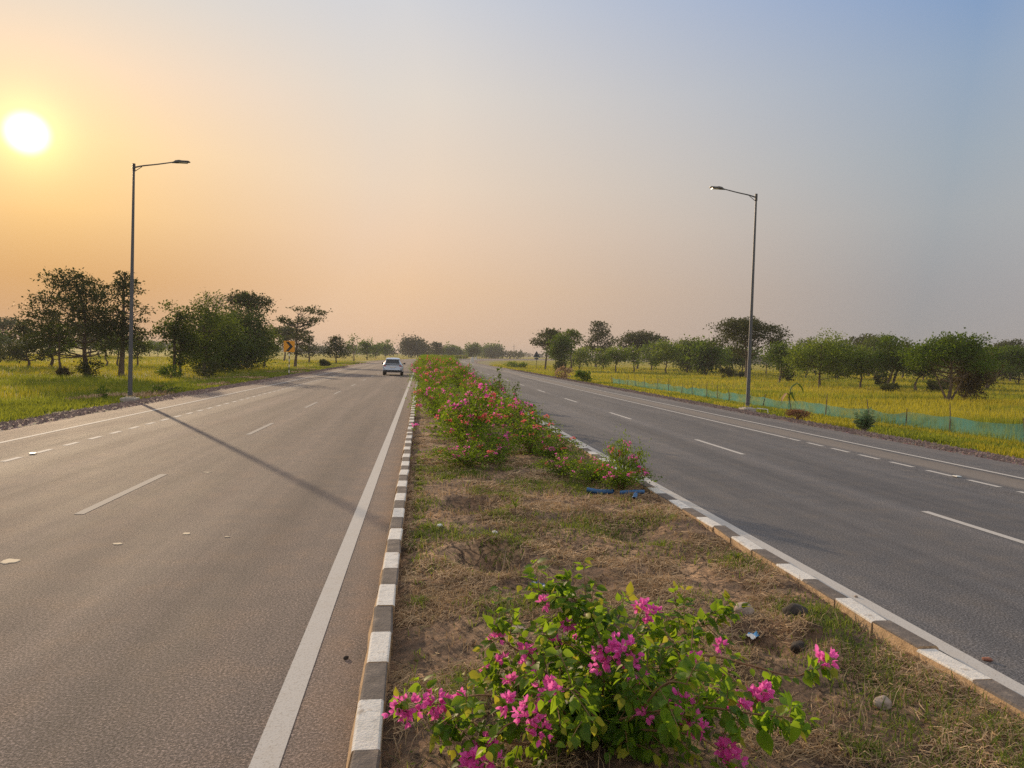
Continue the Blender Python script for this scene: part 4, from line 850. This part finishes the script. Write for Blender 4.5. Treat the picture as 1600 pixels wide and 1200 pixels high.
def wrapper(name, label, x, y, s, cols, seed, cat, split=.5):
    rng = np.random.default_rng(seed); n = 9; g = np.linspace(-1, 1, n); X, Y_ = np.meshgrid(g, g); Z = np.array([[.35*abs(mnoise.noise(Vector((a*1.7+seed, b*1.7, 0))))*2+.25*abs(mnoise.noise(Vector((a*5, b*5+seed, 0)))) for a in g] for b in g])
    V = np.stack([X*s, Y_*s*.6, Z*s+.01], -1).reshape(-1, 3); i = np.arange(n-1)[:, None]*n; j = np.arange(n-1)[None]; F = np.stack([i+j, i+j+1, i+n+j+1, i+n+j], -1).reshape(-1, 4)
    mi = np.where(V[F].mean(1)[:, 0] > (split*2-1)*s, 0, 1); o = link(name, mesh_np(name, V, F, cols, [mi]), None, (x, y, soil_z(x, y)+.01), .4*seed)
    md = o.modifiers.new('thick', 'SOLIDIFY'); md.thickness = .002; tag(o, label, cat)
BLUE = simple('blue_plastic', (.02, .10, .25), .45, .15, 8.); BLUE2 = simple('bright_blue_plastic', (.10, .38, .72), .3, .1, 8.)
wrapper('wrapper', 'crumpled blue and white wrapper lying by a stone on the median', 2.47, 5.1, .06, [BLUE2, WHT], 2, 'wrapper', .35)
wrapper('plastic_scrap', 'crumpled blue plastic scrap behind the top of the foreground bush', 1.03, 6.1, .08, [BLUE, BLUE], 5, 'plastic scrap')
def pipe(label, pts, r):
    p = [np.array((a, b, soil_z(a, b)+c)) for a, b, c in pts]; mb = MB(); c = curve(p, 6); V, F = tube(c-p[0], r, 12); mb.add(V, F); V2, F2 = tube((c-p[0])[::-1], r*.8, 12); mb.add(V2, F2)
    k = len(c); e = np.arange(12); q = (e+1) % 12
    mb.add(np.vstack([V[:12], V2[-12:]]), np.stack([e, q, 23-0*e-0+0*q-(11-q) , 12+e], -1) if False else np.stack([e, q, 12+(-q) % 12, 12+(-e) % 12], -1)) if False else None
    tag(mb.build('pipe', [BLUE], None, True, loc=tuple(p[0])), label, 'pipe')
pipe('left blue plastic pipe under the frontmost right bush', [(2.45, 10.5, .05), (2.62, 10.42, .04), (2.80, 10.3, .035)], .035)
pipe('right blue plastic pipe under the frontmost right bush', [(2.85, 10.12, .04), (3.0, 10.02, .035), (3.16, 10.0, .035)], .03)
pipe('short offcut of blue pipe in front of the two longer pipes', [(2.98, 9.82, .03), (2.90, 9.62, .03)], .032)
def blotch(label, x, y, rx, ry, seed, col):
    n = 22; V = [(0, 0, 0)]
    for i in range(n):
        a = i/n*6.283; k = 1+.45*mnoise.noise(Vector((math.cos(a)*1.4+seed, math.sin(a)*1.4, 0))); V.append((rx*k*math.cos(a), ry*k*math.sin(a), 0))
    V = np.array(V); T = V.copy(); T[:, 2] = .006; T[1:, :2] *= .93; V = np.vstack([V, T]); k = n+1
    F = [(k, k+1+i, k+1+(i+1) % n) for i in range(n)]+[(1+i, 1+(i+1) % n, k+1+(i+1) % n) for i in range(n)]+[(1+i, k+1+(i+1) % n, k+1+i) for i in range(n)]
    tag(link('lime_spot', mesh_np('lime_spot', V, np.array(F), col), None, (x, y, .001)), label, 'lime spot')
LIME = simple('pale_lime', (.62, .52, .38), .9, .15, 20.)
blotch('large pale lime spot on the left carriageway at the left picture edge', -3.9, 7.56, .085, .075, 1, LIME)
blotch('pale lime spot on the left carriageway, second from the left edge', -3.16, 8.19, .045, .035, 2, LIME)
blotch('pale lime spot on the left carriageway, rightmost of the larger ones', -2.59, 8.62, .048, .04, 3, LIME)
blotch('faint small lime spot right of the larger ones on the left carriageway', -2.11, 8.46, .028, .015, 4, LIME)
blotch('faint far lime spot on the left carriageway', -3.55, 12.9, .06, .03, 5, LIME)
rock('debris', 'reddish broken stone on the right carriageway beside the white line', 4.06, 4.72, .012, .035, .02, .015, simple('red_debris', (.28, .12, .08), .9, .3, 20.), 9, 'stone')
rock('debris', 'small dark stone lying on the gutter asphalt beside the left kerb', -.47, 5.05, .01, .02, .014, .012, DKROCK, 10, 'stone')
rock('debris', 'brown pebble lying on the solid line of the right carriageway', 3.92, 6.1, .012, .018, .013, .01, ROCKM, 11, 'stone')
# ---------------------------------------------------------------- street lamps
GALV = simple('galvanised_steel', (.10, .107, .12), .5, .15, 3., .3); LAMPM = simple('lamp_housing', (.06, .06, .06), .5, .1, 6., .2); CONC = simple('concrete', (.36, .33, .29), .9, .25, 8., bump=.02); GLASS = simple('lamp_lens', (.55, .55, .52), .2, .05, 6.)
def lamp(label, x, y, top, side, lean, gz):
    o = thing('street_lamp', label, 'street lamp', (x, y, gz)); mb = MB(); h = top-gz
    P = np.array([(lean*f, 0, h*f) for f in (0.02, .25, .5, .75, 1.)]); mb.tube(P, np.linspace(.095, .045, 5), 8); mb.tube([(lean*.035, 0, .30), (lean*.035, 0, .34)], [.105, .105], 8)
    mb.build('pole', [GALV], o, True)
    c = MB(); c.tube([(lean, 0, h-.24), (lean, 0, h+.06)], [.062, .062], 8); c.build('cap', [LAMPM], o, True)
    a = MB(); tip = np.array([lean+side*1.52, 0, h+.20]); a.tube(curve([(lean, 0, h-.10), (lean+side*.35, 0, h-.01), (lean+side*.9, 0, h+.08), tip], 5), np.linspace(.032, .024, 16), 6); a.tube([(lean, 0, h-.28), (lean+side*.32, 0, h-.05)], [.015, .015], 5); a.build('arm', [GALV], o, True)
    L = MB(); x0 = tip[0]-side*.04; prof = [(0, .045, .03), (.10, .075, .05), (.17, .12, .085), (.32, .14, .09), (.42, .135, .065), (.68, .125, .04), (.72, .09, .02)]
    V = []; 
    for dx, w, t_ in prof: V += [(x0+side*dx, -w, tip[2]-.03+dx*.10), (x0+side*dx, w, tip[2]-.03+dx*.10), (x0+side*dx, w*.75, tip[2]-.03+t_+dx*.10), (x0+side*dx, -w*.75, tip[2]-.03+t_+dx*.10)]
    F = []
    for i in range(len(prof)-1):
        for j in range(4): F.append((4*i+j, 4*i+(j+1) % 4, 4*i+4+(j+1) % 4, 4*i+4+j))
    F += [(0, 3, 2, 1), (4*len(prof)-4, 4*len(prof)-3, 4*len(prof)-2, 4*len(prof)-1)]; L.add(V, F); lo = L.build('lamp_head', [LAMPM], o)
    g = MB(); g.box(x0+side*.46-.16, x0+side*.46+.16, -.09, .09, tip[2]-.015, tip[2]+.012); g.build('lens', [GLASS], lo)
    b = MB(); b.box(-.30, .30, -.28, .28, -.25, .09, bev=.02); b.box(-.17, .17, -.17, .17, .09, .125); b.build('concrete_base', [CONC], o)
    for sx, sy in ((-1, -1), (1, -1), (-1, 1), (1, 1)): q = MB(); q.tube([(.13*sx, .13*sy, .12), (.13*sx, .13*sy, .17)], [.016, .016], 6); q.build('bolt', [GALV], o)
    return o
lamp('tall grey street lamp on the left verge, its arm reaching right over the road', -11.99, 32.3, 9.55, 1, .12, -.13)
lamp('tall grey street lamp on the right verge, its arm reaching left over the road', 14.85, 32.0, 9.6, -1, .05, -.13)
pp = MB(); pp.tube([(0, 0, 0), (.35, -.35, -.02), (.36, -.38, -.25)], .02, 6); tag(pp.build('conduit', [WHT], None, True, loc=(15.1, 31.6, -.02)), 'thin white conduit pipe running from the foot of the right street lamp', 'pipe')
# ---------------------------------------------------------------- chevron sign
YEL = simple('sign_yellow', (.80, .34, .015), .45, .08, 5.); BLK = simple('sign_black', (.012, .012, .012), .5, .1, 5.); SWH = simple('sign_white', (.65, .64, .60), .5, .1, 5.)
o = thing('chevron_sign', 'yellow square road sign with black chevron pointing right on a banded post', 'road sign', (-11.62, 67.3, -.16)); o.scale = (.9, .9, .95)
p = MB(); p.box(-.53, .53, -.012, .012, 2.20, 3.24, bev=.008); b = p.build('panel', [YEL], o)
c = MB(); V = []
CH = [(-.34, .45), (-.05, .45), (.36, 0), (-.05, -.45), (-.34, -.45), (.05, 0)]
for yy in (-.020, -.014): V += [(a, yy, 2.72+z) for a, z in CH]
F4 = [(0, 1, 2, 5), (5, 2, 3, 4), (6, 11, 8, 7), (11, 10, 9, 8)]+[(i, 6+i, 6+(i+1) % 6, (i+1) % 6) for i in range(6)]
c.add(V, F4); c.build('chevron', [BLK], b)
for i in range(9):
    q = MB(); q.box(-.045, .045, .02, .10, .0+.26*i-(.2 if i == 0 else 0), .26*(i+1)); q.build('post_band', [BLK if i % 2 == 0 else SWH], o)
bk = MB(); bk.box(-.4, .4, .014, .05, 2.42, 2.47); bk.box(-.4, .4, .014, .05, 2.95, 3.0); bk.build('bracket', [GALV], o)
# triangular sign seen from behind
BACK = simple('sign_back', (.10, .13, .20), .6, .2, 4.)
o = thing('warning_sign', 'grey blue triangular road sign seen from behind at the right bend', 'road sign', (23.0, 146.2, -.35))
m_ = MB(); tri = [(-.75, 0), (.75, 0), (0, 1.30)]; m_.add([(a, -.015, 2.2+z) for a, z in tri]+[(a, .015, 2.2+z) for a, z in tri], [(0, 1, 2), (3, 5, 4)]); m_.add([(a, yy, 2.2+z) for yy in (-.015, .015) for a, z in tri], [(0, 3, 4, 1), (1, 4, 5, 2), (2, 5, 3, 0)]); m_.build('panel', [BACK], o)
m_ = MB(); m_.tube([(0, -.05, 0), (0, -.05, 3.3)], [.05, .05], 6); m_.build('post', [BLK], o); m_ = MB(); m_.box(-.45, .45, -.04, -.016, 2.5, 2.56); m_.build('bracket', [BLK], o)
m_ = MB(); m_.box(-.4, .4, -.02, .02, 1.75, 2.12, bev=.01); m_.build('plate', [BACK], o)
def kmstone(label, x, y, s=1):
    o = MB(); n = 8; prof = [(-.25, 0), (-.25, .55)]+[(-.25*math.cos(a), .55+.25*math.sin(a)) for a in np.linspace(0, math.pi, n)[1:-1]]+[(.25, .55), (.25, 0)]; k = len(prof)
    o.add([(a*s, yy*s, z*s) for yy in (-.1, .1) for a, z in prof], [(i, k+i, k+(i+1) % k, (i+1) % k) for i in range(k)]); V = [(a*s, yy*s, z*s) for yy in (-.1, .1) for a, z in prof]
    o.add(V+[(0, -.1*s, .4*s), (0, .1*s, .4*s)], [(i, (i+1) % k, 2*k) for i in range(k)]+[(k+(i+1) % k, k+i, 2*k+1) for i in range(k)])
    r = thing('marker_stone', label, 'marker stone', (x, y, -.1)); o.build('body', [SWH], r); b = MB(); b.box(-.35*s, .35*s, -.2*s, .2*s, -.3, .0); b.build('plinth', [CONC], r)
def stud(label, x, y):
    b = MB(); b.box(-.05, .05, -.06, .06, 0, .018, bev=.006); o = b.build('road_stud', [SWH], None, loc=(x, y, .004)); tag(o, label, 'road stud', 'reflective studs on the dashed lines'); q = MB(); q.box(-.04, .04, -.066, -.0595, .004, .015); q.build('reflector', [simple('stud_reflector', (.55, .75, .85), .15, .05)], o)
stud('small bluish white stud at a dash end on the left carriageway near the left edge', -7.33, 15.02); stud('small white stud at a dash end on the right carriageway near the right edge', 10.14, 12.75)
x_, y_ = path(203, 13.6); kmstone('white roadside marker stone at the nose of the right verge', float(x_), float(y_), 1.9)
x_, y_ = path(300, 13.6); kmstone('tiny white marker far along the road bend', float(x_)-3, float(y_), 1.6)
# mast far away
m_ = MB(); m_.tube([(0, 0, 0), (0, 0, 12)], [.25, .12], 4); m_.box(-1.2, 1.2, -.08, .08, 10.2, 10.4); tag(m_.build('mast', [GALV], None, loc=(78, 620, G0)), 'thin distant mast standing above the hazy treeline', 'mast')
# ---------------------------------------------------------------- net fence
def netmat():
    m, t = mat('green_net'); tc = t.n('TexCoord'); nz = t.n('TexNoise', {'Vector': tc.outputs['Object'], 'Scale': .9, 'Detail': 4.}); nf = t.n('TexNoise', {'Vector': t.n('Mapping', {'Vector': tc.outputs['Object'], 'Scale': (5., 5., .7)}).outputs[0], 'Scale': 2.2, 'Detail': 5., 'Roughness': .7})
    c = t.mix(nz.outputs[0], (.20, .46, .32, 1), (.14, .40, .42, 1)); d = t.n('BsdfDiffuse', {0: c}); tl = t.n('BsdfTranslucent', {0: t.mix(.5, c, (.2, .5, .35, 1))}); a = t.n('MixShader', {0: .45, 1: d.outputs[0], 2: tl.outputs[0]})
    tr = t.n('BsdfTransparent'); f = t.m('ADD', t.rng(nz.outputs[0], .35, .65, .36, .76), t.m('MULTIPLY', t.m('SUBTRACT', nf.outputs[0], .5), 1.3)); f = t.m('MINIMUM', t.m('MAXIMUM', f, .15), .9)
    fin(t, t.n('MixShader', {0: f, 1: tr.outputs[0], 2: a.outputs[0]})); return m
NET = netmat()
def fence():
    rng = np.random.default_rng(6); o = thing('net_fence', 'low sagging green net fence on crooked wooden sticks along the right field', 'fence', (18.5, 36, -.45))
    org = np.array([18.5, 36, -.45]); c = curve([(18.0, 68, 0), (18.5, 52, 0), (18.3, 38, 0), (18.5, 31, 0), (19.4, 26.5, 0), (20.2, 22.5, 0), (21.6, 18.5, 0), (23.5, 14.5, 0)], 40)[:, :2]
    d = np.concatenate([[0], np.cumsum(np.linalg.norm(np.diff(c, axis=0), axis=1))]); L = d[-1]; posts = [0]
    while posts[-1] < L-1: posts.append(posts[-1]+rng.uniform(1.7, 3.1))
    posts = np.array(posts[:-1]); s = np.arange(0, L, .16); x = np.interp(s, d, c[:, 0]); y = np.interp(s, d, c[:, 1]); i = np.clip(np.searchsorted(posts, s)-1, 0, len(posts)-2); f = (s-posts[i])/(posts[i+1]-posts[i]); sag = 4*f*(1-f)
    top = .68-.15*np.clip(sag, 0, 1)*(.6+.4*np.sin(i*2.1))+np.array([.05*mnoise.noise(Vector((q, 0, 0))) for q in s]); bot = .02+.05*np.clip(sag, 0, 1)*(1+np.sin(i*3.3)); nr = 6; V = []
    for k in range(nr):
        g = k/(nr-1); wob = np.array([.06*mnoise.noise(Vector((q*1.1, g*3, 2))) for q in s])*math.sin(math.pi*g)*1.5; V.append(np.stack([x+wob+.08*math.sin(math.pi*g), y, bot+(top-bot)*g], 1)-np.array([org[0], org[1], 0]))
    V = np.stack(V, 1).reshape(-1, 3); m = len(s); a = np.arange(m-1)[:, None]*nr; b = np.arange(nr-1)[None]; F = np.stack([a+b, a+nr+b, a+nr+b+1, a+b+1], -1).reshape(-1, 4); link('netting', mesh_np('netting', V, F, NET, smooth=True), o)
    for p_ in posts:
        px, py = np.interp(p_, d, c[:, 0]), np.interp(p_, d, c[:, 1]); h = rng.uniform(.75, 1.15); ln = rng.normal(0, .09, 2); q = MB(); q.tube(curve([(0, 0, -.1), (ln[0]*.3+rng.normal(0, .02), ln[1]*.4, h*.5), (ln[0]+rng.normal(0, .03), ln[1], h)], 3), np.linspace(.028, .016, 7), 5); q.build('post', [BARK], o, loc=(px-org[0], py-org[1], 0))
fence()
# bent banana-like plant by the fence
o = thing('banana_plant', 'bent drooping dark green banana plant at the net fence', 'plant', (18.9, 35.9, -.45)); m_ = MB(); st_ = curve([(0, 0, 0), (.02, 0, .5), (0, 0, .85)], 4); m_.tube(st_, np.linspace(.06, .035, 9), 7); m_.build('stem', [GRASSM], o)
for j, pts in enumerate([[(0, 0, .8), (.10, 0, 1.25), (.45, .05, 1.45), (.72, .05, 1.2), (.78, .05, .95)], [(0, 0, .8), (.12, .02, 1.0), (.22, .05, .75), (.45, .1, .45)], [(0, 0, .8), (-.15, 0, .95), (-.35, 0, .7), (-.42, 0, .4)]]):
    c = curve(pts, 5); n = len(c); w = .13*np.sin(np.linspace(.15, math.pi-.05, n)); T_ = unit(np.gradient(c, axis=0)); S_ = np.array([0, 1., 0])*w[:, None]
    V = np.concatenate([c-S_+np.array([0, 0, .03])*0, c+np.cross(T_, [0, 1., 0])*.02, c+S_]); F = [(i, i+1, n+i+1, n+i) for i in range(n-1)]+[(n+i, n+i+1, 2*n+i+1, 2*n+i) for i in range(n-1)]
    lf = link('leaf', mesh_np('leaf', V, np.array(F), T_GREEN if j < 2 else simple('dead_leaf', (.25, .14, .06), .8)), o)
    if j == 2: lf['label'] = 'withered brown leaf'
# milkweed shrub with pale buds
def milkweed():
    rng = np.random.default_rng(12); o = thing('milkweed_shrub', 'round milkweed shrub with thick grey green leaves and pale tips at the right gravel edge', 'shrub', (14.75, 22.9, -.18)); st = MB(); P = []; A = []; N = []; tips = []
    for k in range(15):
        a = k/15*6.283+rng.normal(0, .2); q = rng.uniform(.08, .36); h = rng.uniform(.4, .82)*(1.1-q); c = curve([(0, 0, 0), (q*.5*math.cos(a), q*.5*math.sin(a), h*.5), (q*math.cos(a), q*math.sin(a), h)], 5); st.tube(c, np.linspace(.012, .006, len(c)), 5); tips.append(c[-1])
        for i in range(3, len(c)):
            for s in (-1, 1): sd = np.array([math.cos(a+i*1.57+s*1.57), math.sin(a+i*1.57+s*1.57), .5]); P.append(c[i]); A.append(sd+rng.normal(size=3)*.2); N.append(rng.normal(size=3)*.3+np.array([0, 0, 1]))
    st.build('stem', [PALEBARK], o); MW = leafmat('milkweed_leaf', (.07, .14, .06), (.26, .38, .20), (.35, .48, .2), .2, .5, 2.); link('foliage', mesh_np('foliage', *scatter(*HLEAF, np.array(P), np.array(A), np.array(N), rng.uniform(.15, .23, len(P))), MW, smooth=True), o)
    PT = leafmat('milkweed_bud', (.40, .42, .22), (.62, .62, .38), (.5, .5, .2), .2, .5, 2.)
    for tp in tips[:6]: V, F = scatter(*HLEAF, np.repeat(tp[None], 6, 0), rng.normal(size=(6, 3))*.4+np.array([0, 0, 1.]), rng.normal(size=(6, 3)), .10); link('pale_tip', mesh_np('pale_tip', V, F, PT), o)
milkweed()
# ---------------------------------------------------------------- car
def car():
    o = thing('car', 'white compact SUV driving away in the left carriageway beside the median', 'car', (-2.56, 68., 0))
    WP = simple('sky_tinted_car_paint', (.62, .71, .84), .28, .03, 3., .2); GL = simple('tinted_glass', (.02, .025, .035), .08, .1, 3.); BP = simple('black_plastic', (.02, .02, .022), .6, .1, 5.); TY = simple('tyre_rubber', (.018, .018, .018), .85, .2, 9.); RM = simple('alloy_rim', (.5, .5, .52), .35, .1, 5., .7); RED = simple('tail_lamp_red', (.45, .03, .03), .25, .1, 5.); CL = simple('tail_lamp_clear', (.75, .75, .72), .2, .05, 5.)  # car is white; the sky's blue shade is mixed into its paint colour
    # rings along y: (y, half width at sill, belt, roof, z sill, z belt, z roof)
    S = [(0.0, .70, .76, .70, .42, .98, 1.00), (.06, .82, .86, .66, .34, 1.0, 1.10), (.22, .88, .89, .62, .30, 1.0, 1.42), (.45, .90, .90, .60, .28, 1.0, 1.56), (1.2, .90, .90, .62, .26, .99, 1.62), (2.2, .90, .90, .62, .26, .98, 1.60), (2.75, .90, .90, .58, .26, .97, 1.42), (3.25, .90, .89, .70, .26, .96, 1.02), (3.9, .87, .85, .66, .28, .88, .92), (4.12, .78, .76, .6, .34, .70, .74), (4.2, .6, .6, .5, .42, .6, .62)]
    R_ = []
    for y, a, b, c, z0, z1, z2 in S:
        half = [(a*.92, z0), (a, z0+.12), (b, z0+.6*(z1-z0)), (b*.985, z1), (c+(b-c)*.3, z1+(z2-z1)*.55), (c, z2-.05*(z2-z1)), (c*.75, z2), (0, z2+.02)]
        R_.append([(x, y, z) for x, z in half]+[(-x, y, z) for x, z in half[::-1][1:]])
    k = len(R_[0]); V = np.array(R_).reshape(-1, 3); F = []; M = []
    for i in range(len(S)-1):
        for j in range(k-1):
            F.append((k*i+j, k*i+j+1, k*(i+1)+j+1, k*(i+1)+j)); jj = min(j, k-2-j)
            M.append(1 if (jj in (3, 4) and 2 <= i <= 6) else 0)
        F.append((k*i+k-1, k*i, k*(i+1), k*(i+1)+k-1)); M.append(2)
    mb = MB(); mb.add(V, F, np.array(M)); n = len(S)
    for r in (0, n-1):
        c = V[k*r:k*r+k]; mb.add(np.vstack([c, c.mean(0)]), [(i, (i+1) % k, k) if r else ((i+1) % k, i, k) for i in range(k)], 0)
    body = mb.build('body', [WP, GL, BP], o, True)
    def plate(name, pts, m, parent, th=.02):
        q = MB(); P = np.array(pts, float); N_ = unit(np.cross(P[1]-P[0], P[2]-P[0])); kk = len(P); q.add(np.vstack([P, P+N_*th]), [tuple(range(kk))[::-1], tuple(range(kk, 2*kk))] if kk == 4 else [(0, 1, 2, 3)]); q.add(np.vstack([P, P+N_*th]), [(i, (i+1) % kk, kk+(i+1) % kk, kk+i) for i in range(kk)]); return q.build(name, [m], parent)
    plate('rear_window', [(-.66, .035, 1.10), (.66, .035, 1.10), (.54, .19, 1.44), (-.54, .19, 1.44)], GL, o, .03)
    plate('tailgate_trim', [(-.78, -.015, .96), (.78, -.015, .96), (.76, .03, 1.03), (-.76, .03, 1.03)], BP, o, .02)
    q = MB(); q.box(-.62, .62, .10, .34, 1.47, 1.53, bev=.015); q.build('spoiler', [WP], o)
    q = MB(); q.box(-.86, .86, -.06, .12, .30, .50, bev=.03); q.build('bumper', [BP], o)
    q = MB(); q.box(-.70, .70, -.075, .0, .50, .60, bev=.02); q.build('bumper_skirt', [WP], o)
    q = MB(); q.box(-.26, .26, -.035, -.005, .72, .84, bev=.004); q.build('number_plate', [WHT], o)
    for s in (-1, 1):
        q = MB(); q.box(min(s*.60, s*.84), max(s*.60, s*.84), -.02, .10, .84, .93, bev=.015); tl = q.build('tail_light', [RED], o)
        q = MB(); q.box(min(s*.66, s*.80), max(s*.66, s*.80), -.05, .08, .66, .74, bev=.015); q.build('reflector', [CL], o)
        q = MB(); q.box(min(s*.90, s*1.10), max(s*.90, s*1.10), 2.62, 2.80, 1.0, 1.15, bev=.03); q.build('mirror', [BP], o)
        for yy in (.78, 3.38):
            w = MB(); th = np.arange(24)/24*2*math.pi; prof = [(.0, .24), (.0, .31), (.03, .335), (.18, .335), (.21, .31), (.21, .24)]; VV = []
            for dx, r in prof: VV += [(s*(.90-dx), r*math.cos(a), r*math.sin(a)) for a in th]
            FF = [(24*i+j, 24*i+(j+1) % 24, 24*i+24+(j+1) % 24, 24*i+24+j) for i in range(5) for j in range(24)]; w.add(VV, FF); wo = thing('wheel', None, None, (0, yy, .335)); wo.parent = o; w.build('tyre', [TY], wo, True)
            r = MB(); VV = [(s*.88, 0, 0)]+[(s*.885, .24*math.cos(a), .24*math.sin(a)) for a in th]; r.add(VV, [(0, 1+i, 1+(i+1) % 24) for i in range(24)]); 
            VV = [(s*.74, 0, 0)]+[(s*.72, .24*math.cos(a), .24*math.sin(a)) for a in th]; r.add(VV, [(0, 1+i, 1+(i+1) % 24) for i in range(24)]); r.build('rim', [RM], wo)
car()
# ---------------------------------------------------------------- evening haze
def haze():
    m = bpy.data.materials.new('haze'); m.use_nodes = True; nt = m.node_tree; nt.nodes.clear(); t = NT(nt); o_ = t.n('OutputMaterial')
    v = t.n('VolumePrincipled', {'Color': (.80, .77, .76, 1), 'Density': HAZE_D, 'Anisotropy': .0}); nt.links.new(v.outputs[0], o_.inputs['Volume'])
    b = MB(); b.box(-1300, 1300, -80, 1500, -1.5, 13); tag(b.build('haze', [m]), 'thin warm evening haze over the fields', 'haze', kind='stuff')
HAZE_D = .0004
haze()
